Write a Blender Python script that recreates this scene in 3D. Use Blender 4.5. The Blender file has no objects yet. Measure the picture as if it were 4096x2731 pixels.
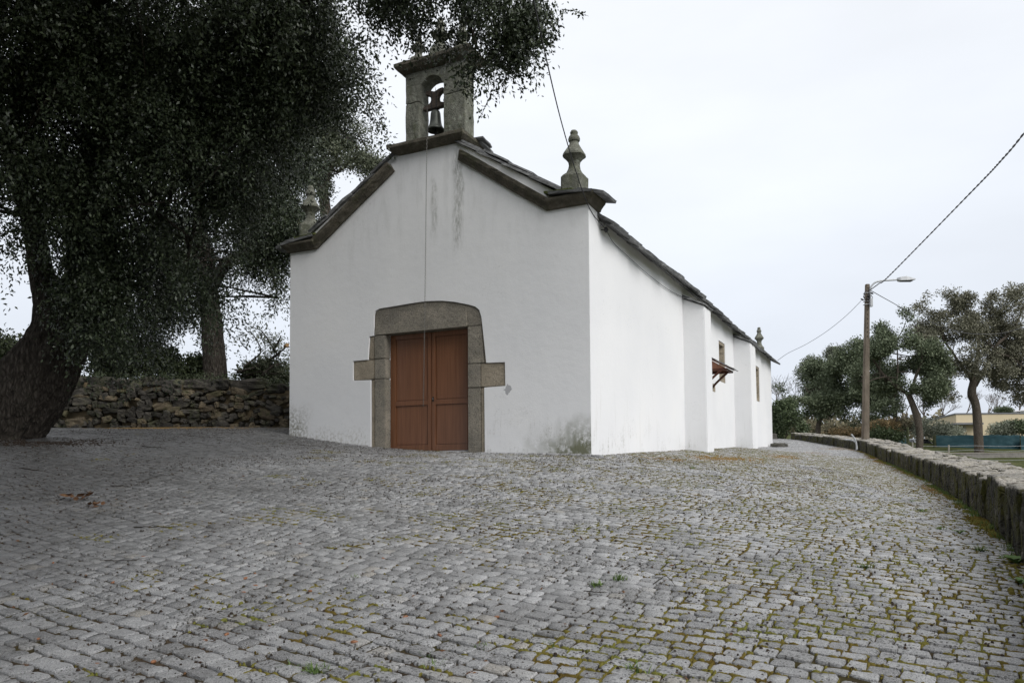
import bpy, bmesh, math, random
import numpy as np
from mathutils import Vector, Matrix, noise as mnoise

random.seed(11)
rng = np.random.default_rng(11)
SC = bpy.context.scene
COL = SC.collection

# ------------------------------------------------------------------ camera
PITCH, ROLL, FPX, CYPX, YAW = .0453, -.00696, 3043., 1703., .461
FW = np.array([0, math.cos(PITCH), math.sin(PITCH)])
_up = np.array([0, -math.sin(PITCH), math.cos(PITCH)])
_rt = np.array([1., 0, 0])
RT = math.cos(ROLL) * _rt + math.sin(ROLL) * _up
UP = -math.sin(ROLL) * _rt + math.cos(ROLL) * _up
EYE = np.array([0, 0, 1.5])
cd = bpy.data.cameras.new('camera')
cam = bpy.data.objects.new('camera', cd)
COL.objects.link(cam)
M = Matrix.Identity(4)
for i in range(3):
    M[i][0], M[i][1], M[i][2], M[i][3] = RT[i], UP[i], -FW[i], EYE[i]
cam.matrix_world = M
cd.sensor_fit = 'HORIZONTAL'
cd.sensor_width = 36.
cd.lens = FPX / 4096 * 36
cd.shift_y = (CYPX - 1365.5) / 4096
cd.clip_start = .05
cd.clip_end = 3000
SC.camera = cam

# ------------------------------------------------------------------ sky, sun, exposure
SUN_EL, SUN_AZ = math.radians(42), math.radians(138)     # azimuth clockwise from +Y
w = bpy.data.worlds.new('World')
SC.world = w
w.use_nodes = True
wt = w.node_tree
wt.nodes.clear()
wo = wt.nodes.new('ShaderNodeOutputWorld')
bg = wt.nodes.new('ShaderNodeBackground')
bg.inputs['Strength'].default_value = .1
sky = wt.nodes.new('ShaderNodeTexSky')
sky.sky_type = 'NISHITA'
sky.sun_disc = False
sky.sun_elevation = SUN_EL
sky.sun_rotation = SUN_AZ
sky.air_density = 1.
sky.dust_density = 4.
# closed cloud deck over that sky: brighter towards the zenith, with faint large structure
tc = wt.nodes.new('ShaderNodeTexCoord')
sp = wt.nodes.new('ShaderNodeSeparateXYZ')
wt.links.new(tc.outputs['Generated'], sp.inputs[0])
cr = wt.nodes.new('ShaderNodeValToRGB')
cr.color_ramp.elements[0].position = .0
cr.color_ramp.elements[0].color = (.66, .71, .80, 1)
cr.color_ramp.elements[1].position = 1.
cr.color_ramp.elements[1].color = (1., 1., 1., 1)
e = cr.color_ramp.elements.new(.3)
e.color = (.86, .90, .965, 1)
wt.links.new(sp.outputs['Z'], cr.inputs[0])
nz = wt.nodes.new('ShaderNodeTexNoise')
nz.inputs['Scale'].default_value = 2.2
nz.inputs['Detail'].default_value = 5
mp = wt.nodes.new('ShaderNodeMapping')
mp.inputs['Scale'].default_value = (1, 1, 3)
wt.links.new(tc.outputs['Generated'], mp.inputs[0])
wt.links.new(mp.outputs[0], nz.inputs['Vector'])
mr = wt.nodes.new('ShaderNodeMapRange')
mr.inputs[1].default_value = .3
mr.inputs[2].default_value = .7
mr.inputs[3].default_value = 7.0
mr.inputs[4].default_value = 7.9
wt.links.new(nz.outputs['Fac'], mr.inputs[0])
cm = wt.nodes.new('ShaderNodeVectorMath')
cm.operation = 'SCALE'
wt.links.new(cr.outputs[0], cm.inputs[0])
wt.links.new(mr.outputs[0], cm.inputs['Scale'])
mx = wt.nodes.new('ShaderNodeMix')
mx.data_type = 'RGBA'
mx.inputs[0].default_value = .93
wt.links.new(sky.outputs[0], mx.inputs[6])
wt.links.new(cm.outputs[0], mx.inputs[7])
wt.links.new(mx.outputs[2], bg.inputs[0])
wt.links.new(bg.outputs[0], wo.inputs[0])

sl = bpy.data.lights.new('sun', 'SUN')
sl.energy = 1.4
sl.angle = math.radians(35)
sl.color = (1, .985, .965)
so = bpy.data.objects.new('sun', sl)
COL.objects.link(so)
sd = Vector((math.sin(SUN_AZ) * math.cos(SUN_EL), math.cos(SUN_AZ) * math.cos(SUN_EL), math.sin(SUN_EL)))
so.rotation_euler = sd.to_track_quat('Z', 'Y').to_euler()
so.location = (20, -10, 30)

SC.view_settings.view_transform = 'Standard'
SC.view_settings.look = 'None'
SC.view_settings.gamma = 1
SC.view_settings.use_curve_mapping = False
SC.view_settings.exposure = 0.58
SC.render.engine = 'CYCLES'
SC.cycles.max_bounces = 6
SC.cycles.diffuse_bounces = 4
SC.cycles.glossy_bounces = 2
SC.cycles.transparent_max_bounces = 4
SC.cycles.sample_clamp_indirect = 4

# ------------------------------------------------------------------ pixel helpers (pixels of the 4096 wide photograph)
K = 4096 / 2352
def ray(x, y):
    return (x - 2048) / FPX * RT - (y - CYPX) / FPX * UP + FW
def at(x, y, Y):
    d = ray(x, y)
    return EYE + d * Y / d[1]
def a2(x, y, Y):                     # 2352-wide reading of the photograph
    return at(x * K, y * K, Y)
C0 = at(2365, 1818, 13.5)            # right front corner of the chapel at the ground
SD = np.array([math.sin(YAW), math.cos(YAW), 0])
FD = np.array([-math.cos(YAW), math.sin(YAW), 0])
def wor(x, y, z):
    return C0 + x * SD + y * FD + np.array([0, 0, z])
def loc_xy(X, Y):
    dx, dy = X - C0[0], Y - C0[1]
    return dx * SD[0] + dy * SD[1], dx * FD[0] + dy * FD[1]

# ------------------------------------------------------------------ ground heights
WALL = np.array([(1.5, .9), (2.6, 3.2), (3.99, 5.98), (6.08, 10.1), (7.93, 14.1), (9.6, 17.87), (12.0, 24.5), (14.0, 31.), (15.1, 37), (15.45, 42.)])
WALLH = [.55, .55, .55, .5, .5, .49, .45, .42, .38, .34]
GP = [(0, 0, .1), (-4, 0, .12), (3, 0, .1), (0, 6, .78), (-4, 6, .86), (1.4, 13.5, 1.585), (-.3, 14.4, 1.64), (-1.73, 15.0, 1.71), (-3.4, 15.9, 1.86), (-4.87, 16.6, 2.07),
      (4.45, 19.63, 1.75), (7.68, 26.1, 1.9), (11.75, 34.3, 2.05), (-8.1, 12.4, 1.93), (-10, 18.9, 2.37), (-5, 18.9, 2.33), (-15, 19, 2.4), (-14, 12, 2.0),
      (3.99, 5.98, .68), (6.08, 10.1, .79), (7.93, 14.1, .89), (9.6, 17.87, 1.0), (12.0, 24.5, 1.36), (14.0, 31, 1.83), (15.45, 42, 2.55),
      (33, 54, 1.8), (30, 51, 1.3), (24.6, 46, 2.26), (24.1, 60, 3.4), (45, 78, 3.2), (60, 78, 3.0), (-12, 30, 2.6), (0, 40, 2.5), (10, 50, 2.9),
      (-60, 40, 3), (-40, 100, 4), (20, 120, 4.5), (100, 120, 4.5), (100, 20, 1.5), (40, 10, .6), (0, -40, -2), (-60, -20, 0), (60, -30, -1), (0, 200, 5), (-150, 100, 4), (200, 200, 5), (200, -100, 1), (-200, -100, 1)]
GP = np.array(GP, float)
def _tps(d2):
    return .5 * d2 * np.log(d2 + 1e-9)
_n = len(GP)
_A = np.zeros((_n + 3, _n + 3))
_d2 = ((GP[:, None, :2] - GP[None, :, :2]) ** 2).sum(2)
_A[:_n, :_n] = _tps(_d2) + np.eye(_n) * .02
_A[:_n, _n] = 1
_A[:_n, _n + 1:] = GP[:, :2]
_A[_n:, :_n] = _A[:_n, _n:].T
_W = np.linalg.solve(_A, np.concatenate([GP[:, 2], np.zeros(3)]))
def H(x, y):
    x = np.asarray(x, float); y = np.asarray(y, float)
    sh = x.shape
    x = np.clip(x.ravel(), -200, 200); y = np.clip(y.ravel(), -100, 200)
    out = _W[_n] + _W[_n + 1] * x + _W[_n + 2] * y
    for i in range(_n):
        out += _W[i] * _tps((x - GP[i, 0]) ** 2 + (y - GP[i, 1]) ** 2)
    return np.clip(out, -3, 7).reshape(sh)
def h1(x, y):
    return float(H(np.array([x]), np.array([y]))[0])
def wall_x(Y):
    return np.interp(Y, WALL[:, 1], WALL[:, 0])

# ------------------------------------------------------------------ object helpers
def tag(o, label=None, cat=None, group=None, kind=None):
    if label: o['label'] = label
    if cat: o['category'] = cat
    if group: o['group'] = group
    if kind: o['kind'] = kind
    return o
def empty(name, loc=(0, 0, 0), rz=0, label=None, cat=None, group=None, parent=None):
    o = bpy.data.objects.new(name, None)
    COL.objects.link(o)
    o.location = loc
    o.rotation_euler = (0, 0, rz)
    o.empty_display_size = .2
    if parent: o.parent = parent
    return tag(o, label, cat, group)
def link(name, me, parent=None):
    o = bpy.data.objects.new(name, me)
    COL.objects.link(o)
    if parent: o.parent = parent
    return o
def mesh(V, F, m, smooth=False, name='mesh'):
    me = bpy.data.meshes.new(name)
    me.from_pydata([tuple(v) for v in V], [], [tuple(f) for f in F])
    if m: me.materials.append(m)
    if smooth: me.polygons.foreach_set('use_smooth', [True] * len(me.polygons))
    me.update()
    return me
def mesh_np(V, F, m, smooth=False, name='mesh', attr=None):
    V = np.ascontiguousarray(V, np.float32); F = np.ascontiguousarray(F, np.int32)
    me = bpy.data.meshes.new(name)
    k = F.shape[1]
    me.vertices.add(len(V)); me.vertices.foreach_set('co', V.ravel())
    me.loops.add(F.size); me.loops.foreach_set('vertex_index', F.ravel())
    me.polygons.add(len(F))
    me.polygons.foreach_set('loop_start', np.arange(0, F.size, k, dtype=np.int32))
    me.polygons.foreach_set('loop_total', np.full(len(F), k, np.int32))
    if smooth: me.polygons.foreach_set('use_smooth', np.ones(len(F), bool))
    if m: me.materials.append(m)
    if attr is not None:
        a = me.attributes.new('tint', 'FLOAT', 'POINT')
        a.data.foreach_set('value', np.ascontiguousarray(attr, np.float32))
    me.update(calc_edges=True)
    return me
class MB:
    def __init__(s): s.V = []; s.F = []
    def add(s, V, F):
        b = len(s.V)
        s.V += [tuple(v) for v in V]
        s.F += [tuple(i + b for i in f) for f in F]
        return s
    def box(s, x0, x1, y0, y1, z0, z1):
        V = [(x, y, z) for x in (x0, x1) for y in (y0, y1) for z in (z0, z1)]
        return s.add(V, [(0, 1, 3, 2), (4, 6, 7, 5), (0, 4, 5, 1), (2, 3, 7, 6), (0, 2, 6, 4), (1, 5, 7, 3)])
    def tube(s, pts, rad, sides=8, cap=True):
        V, F = tube(pts, rad, sides, cap)
        return s.add(V, F)
    def prism(s, poly, x0, x1):      # polygon in (y,z) extruded along x
        n = len(poly)
        V = [(x0, p[0], p[1]) for p in poly] + [(x1, p[0], p[1]) for p in poly]
        F = [tuple(range(n)), tuple(range(2 * n - 1, n - 1, -1))] + [(i, i + n, (i + 1) % n + n, (i + 1) % n) for i in range(n)]
        return s.add(V, F)
    def hexa(s, P):                  # 8 corners: bottom loop then top loop
        return s.add(P, [(3, 2, 1, 0), (4, 5, 6, 7), (0, 1, 5, 4), (1, 2, 6, 5), (2, 3, 7, 6), (3, 0, 4, 7)])
    def build(s, name, m, parent=None, smooth=False, bevel=0, seg=2):
        me = mesh(s.V, s.F, m, False, name)
        bm = bmesh.new(); bm.from_mesh(me)
        bmesh.ops.recalc_face_normals(bm, faces=bm.faces)
        if bevel:
            bmesh.ops.bevel(bm, geom=[e for e in bm.edges if e.is_manifold and e.calc_face_angle(0) > .5], offset=bevel, segments=seg, affect='EDGES', clamp_overlap=True)
        if smooth:
            for f in bm.faces: f.smooth = True
        bm.to_mesh(me); bm.free()
        return link(name, me, parent)
def tube(pts, rad, sides=8, cap=True):
    P = np.array(pts, float); n = len(P)
    R = np.full(n, rad, float) if np.isscalar(rad) else np.array(rad, float)
    T = np.gradient(P, axis=0); T /= np.linalg.norm(T, axis=1)[:, None] + 1e-9
    up = np.array([0, 0, 1.]) if abs(T[0][2]) < .9 else np.array([1., 0, 0])
    V = []
    a = np.linspace(0, 2 * np.pi, sides, endpoint=False)
    u = np.cross(T[0], up); u /= np.linalg.norm(u)
    for i in range(n):
        u = u - T[i] * (u @ T[i]); u /= np.linalg.norm(u) + 1e-9
        v = np.cross(T[i], u)
        V.append(P[i] + R[i] * (np.cos(a)[:, None] * u + np.sin(a)[:, None] * v))
    V = np.concatenate(V)
    F = []
    for i in range(n - 1):
        for j in range(sides):
            k = (j + 1) % sides
            F.append((i * sides + j, i * sides + k, (i + 1) * sides + k, (i + 1) * sides + j))
    if cap and sides > 2:
        F.append(tuple(range(sides - 1, -1, -1))); F.append(tuple(range((n - 1) * sides, n * sides)))
    return V, F
def spline(pts, n):
    P = np.array(pts, float); m = len(P)
    Q = np.vstack([2 * P[0] - P[1], P, 2 * P[-1] - P[-2]])
    out = []
    for t in np.linspace(0, m - 1, n):
        i = min(int(t), m - 2); f = t - i
        a, b, c, d = Q[i], Q[i + 1], Q[i + 2], Q[i + 3]
        out.append(.5 * (2 * b + (c - a) * f + (2 * a - 5 * b + 4 * c - d) * f * f + (3 * b - a - 3 * c + d) * f ** 3))
    return np.array(out)
_cubes = {}
def unit_cube(cuts):
    if cuts not in _cubes:
        bm = bmesh.new(); bmesh.ops.create_cube(bm, size=2)
        bmesh.ops.subdivide_edges(bm, edges=bm.edges[:], cuts=cuts, use_grid_fill=True)
        bm.verts.index_update()
        _cubes[cuts] = (np.array([v.co[:] for v in bm.verts]), [tuple(v.index for v in f.verts) for f in bm.faces]); bm.free()
    return _cubes[cuts]
def rock(sx, sy, sz, cuts=3, amp=.05, rnd=.3, seed=0, freq=2.):
    """rough block: rounded box of half sizes sx,sy,sz with noise relief"""
    V, F = unit_cube(cuts)
    p = np.sign(V) * np.abs(V)
    nrm = V / np.linalg.norm(V, axis=1)[:, None]
    L4 = (np.abs(V) ** 5).sum(1) ** (1 / 5.)
    rounded = V / L4[:, None]
    P = V * (1 - rnd) + rounded * rnd
    S = np.array([sx, sy, sz])
    P = P * S
    o = Vector((seed * 7.13, seed * 3.7, seed * 1.9))
    dsp = np.array([mnoise.noise(Vector(q) * freq + o) + .5 * mnoise.noise(Vector(q) * freq * 2.7 + o) for q in P])
    return P + nrm * (dsp * amp)[:, None], F

# ------------------------------------------------------------------ shader helpers
class NT:
    def __init__(s, name, rough=.8, spec=.3):
        s.m = bpy.data.materials.new(name); s.m.use_nodes = True
        s.t = s.m.node_tree; s.b = s.t.nodes['Principled BSDF']
        s.b.inputs['Roughness'].default_value = rough
        s.b.inputs['Specular IOR Level'].default_value = spec
        s._geo = s._tc = s._oi = None
    def L(s, a, b):
        if isinstance(a, bpy.types.NodeSocket): s.t.links.new(a, b)
        else: b.default_value = a
    def N(s, ty): return s.t.nodes.new('ShaderNode' + ty)
    @property
    def pos(s):
        if not s._geo: s._geo = s.N('NewGeometry')
        return s._geo.outputs['Position']
    def geo(s, k):
        s.pos; return s._geo.outputs[k]
    @property
    def obj(s):
        if not s._tc: s._tc = s.N('TexCoord')
        return s._tc.outputs['Object']
    @property
    def rnd(s):
        if not s._oi: s._oi = s.N('ObjectInfo')
        return s._oi.outputs['Random']
    def noise(s, vec, scale, detail=4, rough=.55, col=False, dist=0):
        n = s.N('TexNoise'); s.L(vec, n.inputs['Vector']); n.inputs['Scale'].default_value = scale
        n.inputs['Detail'].default_value = detail; n.inputs['Roughness'].default_value = rough; n.inputs['Distortion'].default_value = dist
        return n.outputs['Color' if col else 'Fac']
    def vor(s, vec, scale, feat='F1', out='Distance', rnd=1):
        n = s.N('TexVoronoi'); n.feature = feat; s.L(vec, n.inputs['Vector']); n.inputs['Scale'].default_value = scale
        n.inputs['Randomness'].default_value = rnd
        return n.outputs[out]
    def map(s, vec, scale=(1, 1, 1), loc=(0, 0, 0), rot=(0, 0, 0)):
        n = s.N('Mapping'); s.L(vec, n.inputs[0]); n.inputs['Scale'].default_value = scale; n.inputs['Location'].default_value = loc; n.inputs['Rotation'].default_value = rot
        return n.outputs[0]
    def math(s, op, a, b=0., clamp=False):
        n = s.N('Math'); n.operation = op; n.use_clamp = clamp; s.L(a, n.inputs[0]); s.L(b, n.inputs[1]); return n.outputs[0]
    def ss(s, v, a, b, lo=0., hi=1.):
        n = s.N('MapRange'); n.interpolation_type = 'SMOOTHSTEP'; s.L(v, n.inputs[0])
        for i, q in enumerate((a, b, lo, hi)): s.L(q, n.inputs[i + 1])
        return n.outputs[0]
    def mul(s, *a):
        r = a[0]
        for q in a[1:]: r = s.math('MULTIPLY', r, q)
        return r
    def ramp(s, f, stops):
        n = s.N('ValToRGB'); s.L(f, n.inputs[0]); r = n.color_ramp
        while len(r.elements) < len(stops): r.elements.new(.5)
        for e, (p, c) in zip(r.elements, stops): e.position = p; e.color = (*c, 1)
        return n.outputs[0]
    def mix(s, f, a, b, mode='MIX'):
        n = s.N('Mix'); n.data_type = 'RGBA'; n.blend_type = mode; s.L(f, n.inputs[0])
        for q, i in ((a, 6), (b, 7)):
            if isinstance(q, tuple): n.inputs[i].default_value = (*q[:3], 1)
            else: s.L(q, n.inputs[i])
        return n.outputs[2]
    def sep(s, v):
        n = s.N('SeparateXYZ'); s.L(v, n.inputs[0]); return n.outputs
    def color(s, c):
        if isinstance(c, tuple): s.b.inputs['Base Color'].default_value = (*c, 1)
        else: s.L(c, s.b.inputs['Base Color'])
        return s
    def bump(s, h, strength=.5, dist=.02):
        n = s.N('Bump'); n.inputs['Strength'].default_value = strength; n.inputs['Distance'].default_value = dist
        s.L(h, n.inputs['Height']); s.L(n.outputs[0], s.b.inputs['Normal']); return s
    def rough(s, r): s.L(r, s.b.inputs['Roughness']); return s
def attr(t, name):
    n = t.N('Attribute'); n.attribute_name = name; return n.outputs['Fac']

MT = {}
def granite(name, a, b, c, scale=1., lichen=None, moss=0., bmp=.5, pepper=.55, varnd=.25):
    t = NT(name, .85, .2)
    p = t.pos
    base = t.ramp(t.noise(p, 3 * scale, 6, .65), [(.3, b), (.55, a), (.75, c)])
    pep = t.noise(p, 48 * scale, 4, .85)
    col = t.mix(t.ss(pep, .50, .60, 0, min(1, pepper * 1.35)), base, tuple(q * .3 for q in b))
    col = t.mix(t.ss(t.noise(p, 70 * scale, 3, .75), .57, .68, 0, .5), col, tuple(min(1, q * 1.5) for q in c))
    if lichen:
        col = t.mix(t.ss(t.noise(p, 6 * scale, 8, .75), .54, .66, 0, .75), col, lichen)
    if moss:
        col = t.mix(t.mul(t.ss(t.noise(p, 2.2 * scale, 7, .7), .5, .64), moss), col, (.075, .085, .035))
    t.color(t.mix(1., col, t.ramp(t.rnd, [(0, (1 - varnd,) * 3), (1, (1 + varnd * .6,) * 3)]), 'MULTIPLY'))
    hgt = t.math('ADD', t.mul(t.noise(p, 14 * scale, 8, .7), 1.), t.mul(pep, .35))
    t.bump(hgt, bmp, .03)
    MT[name] = t.m
    return t.m

# dressed granite of the chapel, darker weathered granite of cornice and belfry
granite('granite_dressed', (.27, .245, .20), (.18, .165, .14), (.36, .32, .26), 1.0, None, .10, .7, .6, .12)
granite('granite_warm', (.36, .31, .235), (.25, .215, .165), (.43, .37, .285), 1.0, None, .0, .7, .5, .1)
granite('granite_cornice', (.13, .115, .09), (.075, .07, .055), (.19, .165, .125), 1.4, (.17, .165, .13), .35, .7, .5, .15)
granite('granite_lichen', (.20, .20, .165), (.12, .125, .10), (.27, .27, .22), 1.6, (.30, .33, .27), .45, 1., .6, .1)
granite('rubble_stone', (.075, .068, .058), (.035, .033, .03), (.13, .115, .09), 1., (.13, .125, .085), .55, .9, .3, .45)
granite('rubble_stone_ochre', (.15, .12, .08), (.08, .066, .048), (.22, .175, .115), 1.2, (.2, .18, .12), .5, .9, .3, .3)
granite('field_stone', (.12, .115, .10), (.07, .065, .055), (.2, .19, .165), 1., (.25, .24, .2), .3, .8, .4, .3)

def low_wall_mat():
    t = NT('low_wall_stone', .9, .15); p = t.pos
    nz = t.sep(t.geo('Normal'))[2]
    q = t.map(p, (1, 1, .75))
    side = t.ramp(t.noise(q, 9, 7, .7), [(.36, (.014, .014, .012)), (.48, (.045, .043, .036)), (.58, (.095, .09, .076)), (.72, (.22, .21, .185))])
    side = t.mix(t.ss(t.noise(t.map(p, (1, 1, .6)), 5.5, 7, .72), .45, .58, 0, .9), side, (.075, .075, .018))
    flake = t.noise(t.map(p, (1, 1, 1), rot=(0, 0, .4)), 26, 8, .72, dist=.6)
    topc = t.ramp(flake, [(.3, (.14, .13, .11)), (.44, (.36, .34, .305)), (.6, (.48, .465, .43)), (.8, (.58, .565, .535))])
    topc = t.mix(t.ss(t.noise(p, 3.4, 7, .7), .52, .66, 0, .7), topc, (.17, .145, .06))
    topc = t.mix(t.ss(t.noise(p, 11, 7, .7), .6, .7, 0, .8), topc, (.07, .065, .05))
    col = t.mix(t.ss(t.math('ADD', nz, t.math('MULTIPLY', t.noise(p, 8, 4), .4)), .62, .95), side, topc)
    t.color(t.mix(1., col, t.ramp(t.rnd, [(0, (.72, .72, .72)), (1, (1.15, 1.12, 1.08))]), 'MULTIPLY'))
    t.bump(t.math('ADD', t.noise(p, 13, 9, .75), t.math('ADD', t.mul(flake, .5), t.mul(t.ss(t.vor(t.map(p, (1, 1, 1.4)), 6.5, 'DISTANCE_TO_EDGE'), 0., .12), .5))), 1., .05)
    MT['low_wall'] = t.m
low_wall_mat()

def sett_mat():
    t = NT('sett_granite', .55, .35); p = t.pos
    r = t.math('FRACT', t.math('ADD', t.geo('Random Per Island'), t.rnd))
    base = t.ramp(r, [(0, (.19, .189, .187)), (.3, (.31, .31, .31)), (.7, (.38, .381, .382)), (.93, (.47, .471, .472)), (1, (.37, .34, .29))])
    sp = t.noise(p, 120, 4, .85)
    col = t.mix(t.ss(sp, .48, .58, 0, .8), base, (.05, .05, .052))
    col = t.mix(t.ss(t.noise(p, 170, 3, .8), .53, .62, 0, .8), col, (.60, .60, .60))
    # droppings and crumbs stuck to the stones
    v = t.vor(t.map(p, (1, 1, 0.)), 46, 'F1')
    vv = t.math('LESS_THAN', v, t.math('MULTIPLY', t.ss(t.noise(p, 2.2, 4), .36, .6), .36))
    col = t.mix(t.mul(vv, .85), col, (.03, .027, .022))
    dirt = t.ss(t.noise(p, 1.1, 6, .6), .45, .7, 0, .4)
    col = t.mix(dirt, col, (.15, .148, .14))
    # grubby damp ground under the oak on the left, plus its shade painted into the colour
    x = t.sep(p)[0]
    damp_shade = t.ss(t.math('ADD', x, t.math('MULTIPLY', t.noise(p, .5, 4), 5.)), 2.4, -3.2, 0, .80)
    col = t.mix(damp_shade, col, (.062, .061, .058))
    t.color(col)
    t.rough(t.ss(t.noise(p, .8, 4), .35, .65, .34, .55))
    t.bump(t.math('ADD', t.mul(t.noise(p, 45, 7, .78), 1.), t.mul(sp, .4)), .75, .016)
    MT['sett'] = t.m
sett_mat()

def bed_mat():
    t = NT('joint_soil', .95, .1); p = t.pos
    c = t.ramp(t.noise(p, 9, 6, .65), [(.3, (.028, .021, .014)), (.5, (.06, .045, .03)), (.7, (.105, .08, .055))])
    c = t.mix(t.ss(t.noise(p, 1.6, 6, .65), .46, .62, 0, .7), c, (.06, .054, .014))
    t.color(c).bump(t.noise(p, 60, 6, .7), .8, .02)
    MT['bed'] = t.m
    t = NT('field_grass', .95, .1); p = t.pos
    c = t.ramp(t.noise(p, .7, 7, .65), [(.3, (.04, .05, .018)), (.55, (.075, .085, .03)), (.75, (.12, .105, .05))])
    t.color(c).bump(t.noise(p, 12, 6, .7), .9, .1)
    MT['field'] = t.m
bed_mat()

def plaster(name, facade):
    t = NT(name, .9, .15); p = t.obj
    x, y, z = t.sep(p)
    big = t.noise(p, .55, 4, .5)
    col = t.ramp(big, [(.3, (.755, .758, .765)), (.6, (.80, .80, .80)), (.8, (.82, .815, .805))])
    grain = t.noise(p, 45, 5, .7)
    ster = t.noise(t.map(p, (9, 9, .8)), 2.2, 7, .72)
    # rising damp and algae along the foot of the wall
    foot = t.mul(t.ss(t.math('SUBTRACT', z, t.math('MULTIPLY', t.noise(p, .8, 5, .6), 1.5)), .05, -.75), t.ss(ster, .46, .64), t.ss(t.noise(p, 1.9, 4), .42, .6))
    fine = t.noise(p, 15, 7, .75)
    col = t.mix(t.mul(foot, t.ss(fine, .42, .6), .75), col, (.26, .25, .20))
    if facade:
        g = t.mul(t.ss(t.math('ADD', y, t.math('MULTIPLY', t.noise(p, 1.7, 5), 1.2)), 2.0, 1.0), t.ss(t.math('ADD', z, t.math('MULTIPLY', t.noise(p, 2.1, 5), .8)), 1.12, .55), t.ss(t.noise(p, 5, 7, .72), .33, .52))
        col = t.mix(t.mul(g, .88), col, (.095, .10, .035))
        g2 = t.mul(t.ss(t.math('ADD', y, t.math('MULTIPLY', t.noise(p, 1.9, 5), .8)), 6.6, 7.3), t.ss(t.math('ADD', z, t.math('MULTIPLY', t.noise(p, 2.7, 5), .7)), 1.65, .95), t.ss(fine, .40, .58))
        col = t.mix(t.mul(g2, .8), col, (.16, .15, .10))
        g3 = t.mul(t.ss(y, 4.6, 5.4), t.ss(t.math('ADD', z, t.math('MULTIPLY', t.noise(p, 1.5, 5), .8)), 1.15, .62), t.ss(fine, .45, .6))
        col = t.mix(t.mul(g3, .55), col, (.33, .31, .25))
        # streaks washed down from the ends of the belfry base
        for yc, z0, z1, wd, amt in ((2.73, 4.0, 6.0, .17, .62), (3.27, 4.3, 5.5, .11, .5), (2.62, 5.0, 5.9, .06, .5)):
            dy = t.math('ABSOLUTE', t.math('SUBTRACT', t.math('ADD', y, t.math('MULTIPLY', t.math('SUBTRACT', t.noise(p, 2.4, 4), .5), .14)), yc))
            sm = t.mul(t.ss(dy, wd, wd * .1), t.ss(z, z0 - .2, z0 + .45), t.ss(z, z1 + .2, z1 - .2), t.ss(t.noise(t.map(p, (6, 6, 1.6)), 3.2, 8, .75), .38, .62))
            col = t.mix(t.mul(sm, amt), col, (.15, .155, .12))
        # grey bloom under the cornices
        b = t.mul(t.ss(t.noise(t.map(p, (3, 3, .7)), 1.6, 6, .65), .46, .7), t.ss(z, 3.2, 5.2), .22)
        col = t.mix(b, col, (.42, .42, .40))
        # one patch where the limewash has flaked off below the quoin
        d1 = t.math('ADD', t.math('ABSOLUTE', t.math('SUBTRACT', y, 1.66)), t.math('ABSOLUTE', t.math('SUBTRACT', z, 1.235)))
        d1 = t.math('ADD', d1, t.math('MULTIPLY', t.noise(p, 9, 3), .22))
        col = t.mix(t.math('LESS_THAN', d1, .205), col, (.42, .42, .43))
    else:
        st = t.mul(t.ss(t.noise(t.map(p, (2.4, 2.4, .22)), 2.6, 7, .7), .55, .72), t.ss(z, 2.5, 0.), .35)
        col = t.mix(st, col, (.5, .49, .44))
    # hairline cracks
    ck = t.vor(t.map(t.noise(p, 2.2, 3, col=True), (.55, .55, .55)), 5.0, 'DISTANCE_TO_EDGE')
    col = t.mix(t.mul(t.math('LESS_THAN', ck, .0035), t.ss(t.noise(p, .9, 2), .55, .62), .35), col, (.35, .35, .34))
    t.color(col)
    t.bump(t.math('ADD', t.mul(grain, .35), t.math('ADD', t.mul(t.noise(p, 4, 5, .6), 1.), t.mul(foot, .4))), .22, .03)
    MT[name] = t.m
plaster('plaster_front', True)
plaster('plaster_side', False)

def simple(name, stops, scale=4, stretch=(1, 1, 1), rough=.7, spec=.3, bmp=.2, dist=.01, detail=6, metal=0, coord='pos', var=0.):
    t = NT(name, rough, spec)
    p = t.pos if coord == 'pos' else t.obj
    f = t.noise(t.map(p, stretch), scale, detail, .65)
    c = t.ramp(f, stops)
    if var: c = t.mix(1., c, t.ramp(t.rnd, [(0, (1 - var,) * 3), (1, (1 + var,) * 3)]), 'MULTIPLY')
    t.color(c)
    if bmp: t.bump(f, bmp, dist)
    t.b.inputs['Metallic'].default_value = metal
    MT[name] = t.m
    return t
simple('slate', [(.25, (.06, .061, .062)), (.5, (.14, .142, .143)), (.68, (.24, .243, .24)), (.85, (.33, .335, .32))], 5, (1, 1, 3), .7, .35, .8, .03, var=.3)
simple('slate_moss', [(.25, (.03, .032, .02)), (.5, (.07, .085, .03)), (.7, (.15, .16, .06)), (.85, (.1, .1, .08))], 9, (1, 1, 1), .95, .1, 1., .04)
simple('door_wood', [(.3, (.135, .055, .025)), (.5, (.18, .077, .037)), (.7, (.225, .10, .05))], 3.2, (1, 9, .35), .32, .5, .08, .004, coord='obj')
simple('canopy_wood', [(.3, (.05, .018, .012)), (.55, (.1, .035, .02)), (.8, (.16, .06, .03))], 4, (3, 3, 3), .6, .3, .2)
simple('canopy_soffit', [(.3, (.20, .085, .05)), (.7, (.30, .14, .085))], 4, (1, 6, 1), .6, .3, .2)
simple('old_wood', [(.25, (.028, .022, .018)), (.5, (.07, .055, .045)), (.8, (.14, .115, .095))], 6, (1, 3, 8), .85, .2, .6)
simple('bronze', [(.3, (.04, .045, .04)), (.6, (.085, .09, .078)), (.8, (.14, .145, .12))], 9, (1, 1, 1), .5, .5, .2, metal=.6)
simple('iron', [(.3, (.02, .02, .02)), (.7, (.06, .055, .05))], 20, (1, 1, 1), .6, .4, .1, metal=.5)
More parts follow.
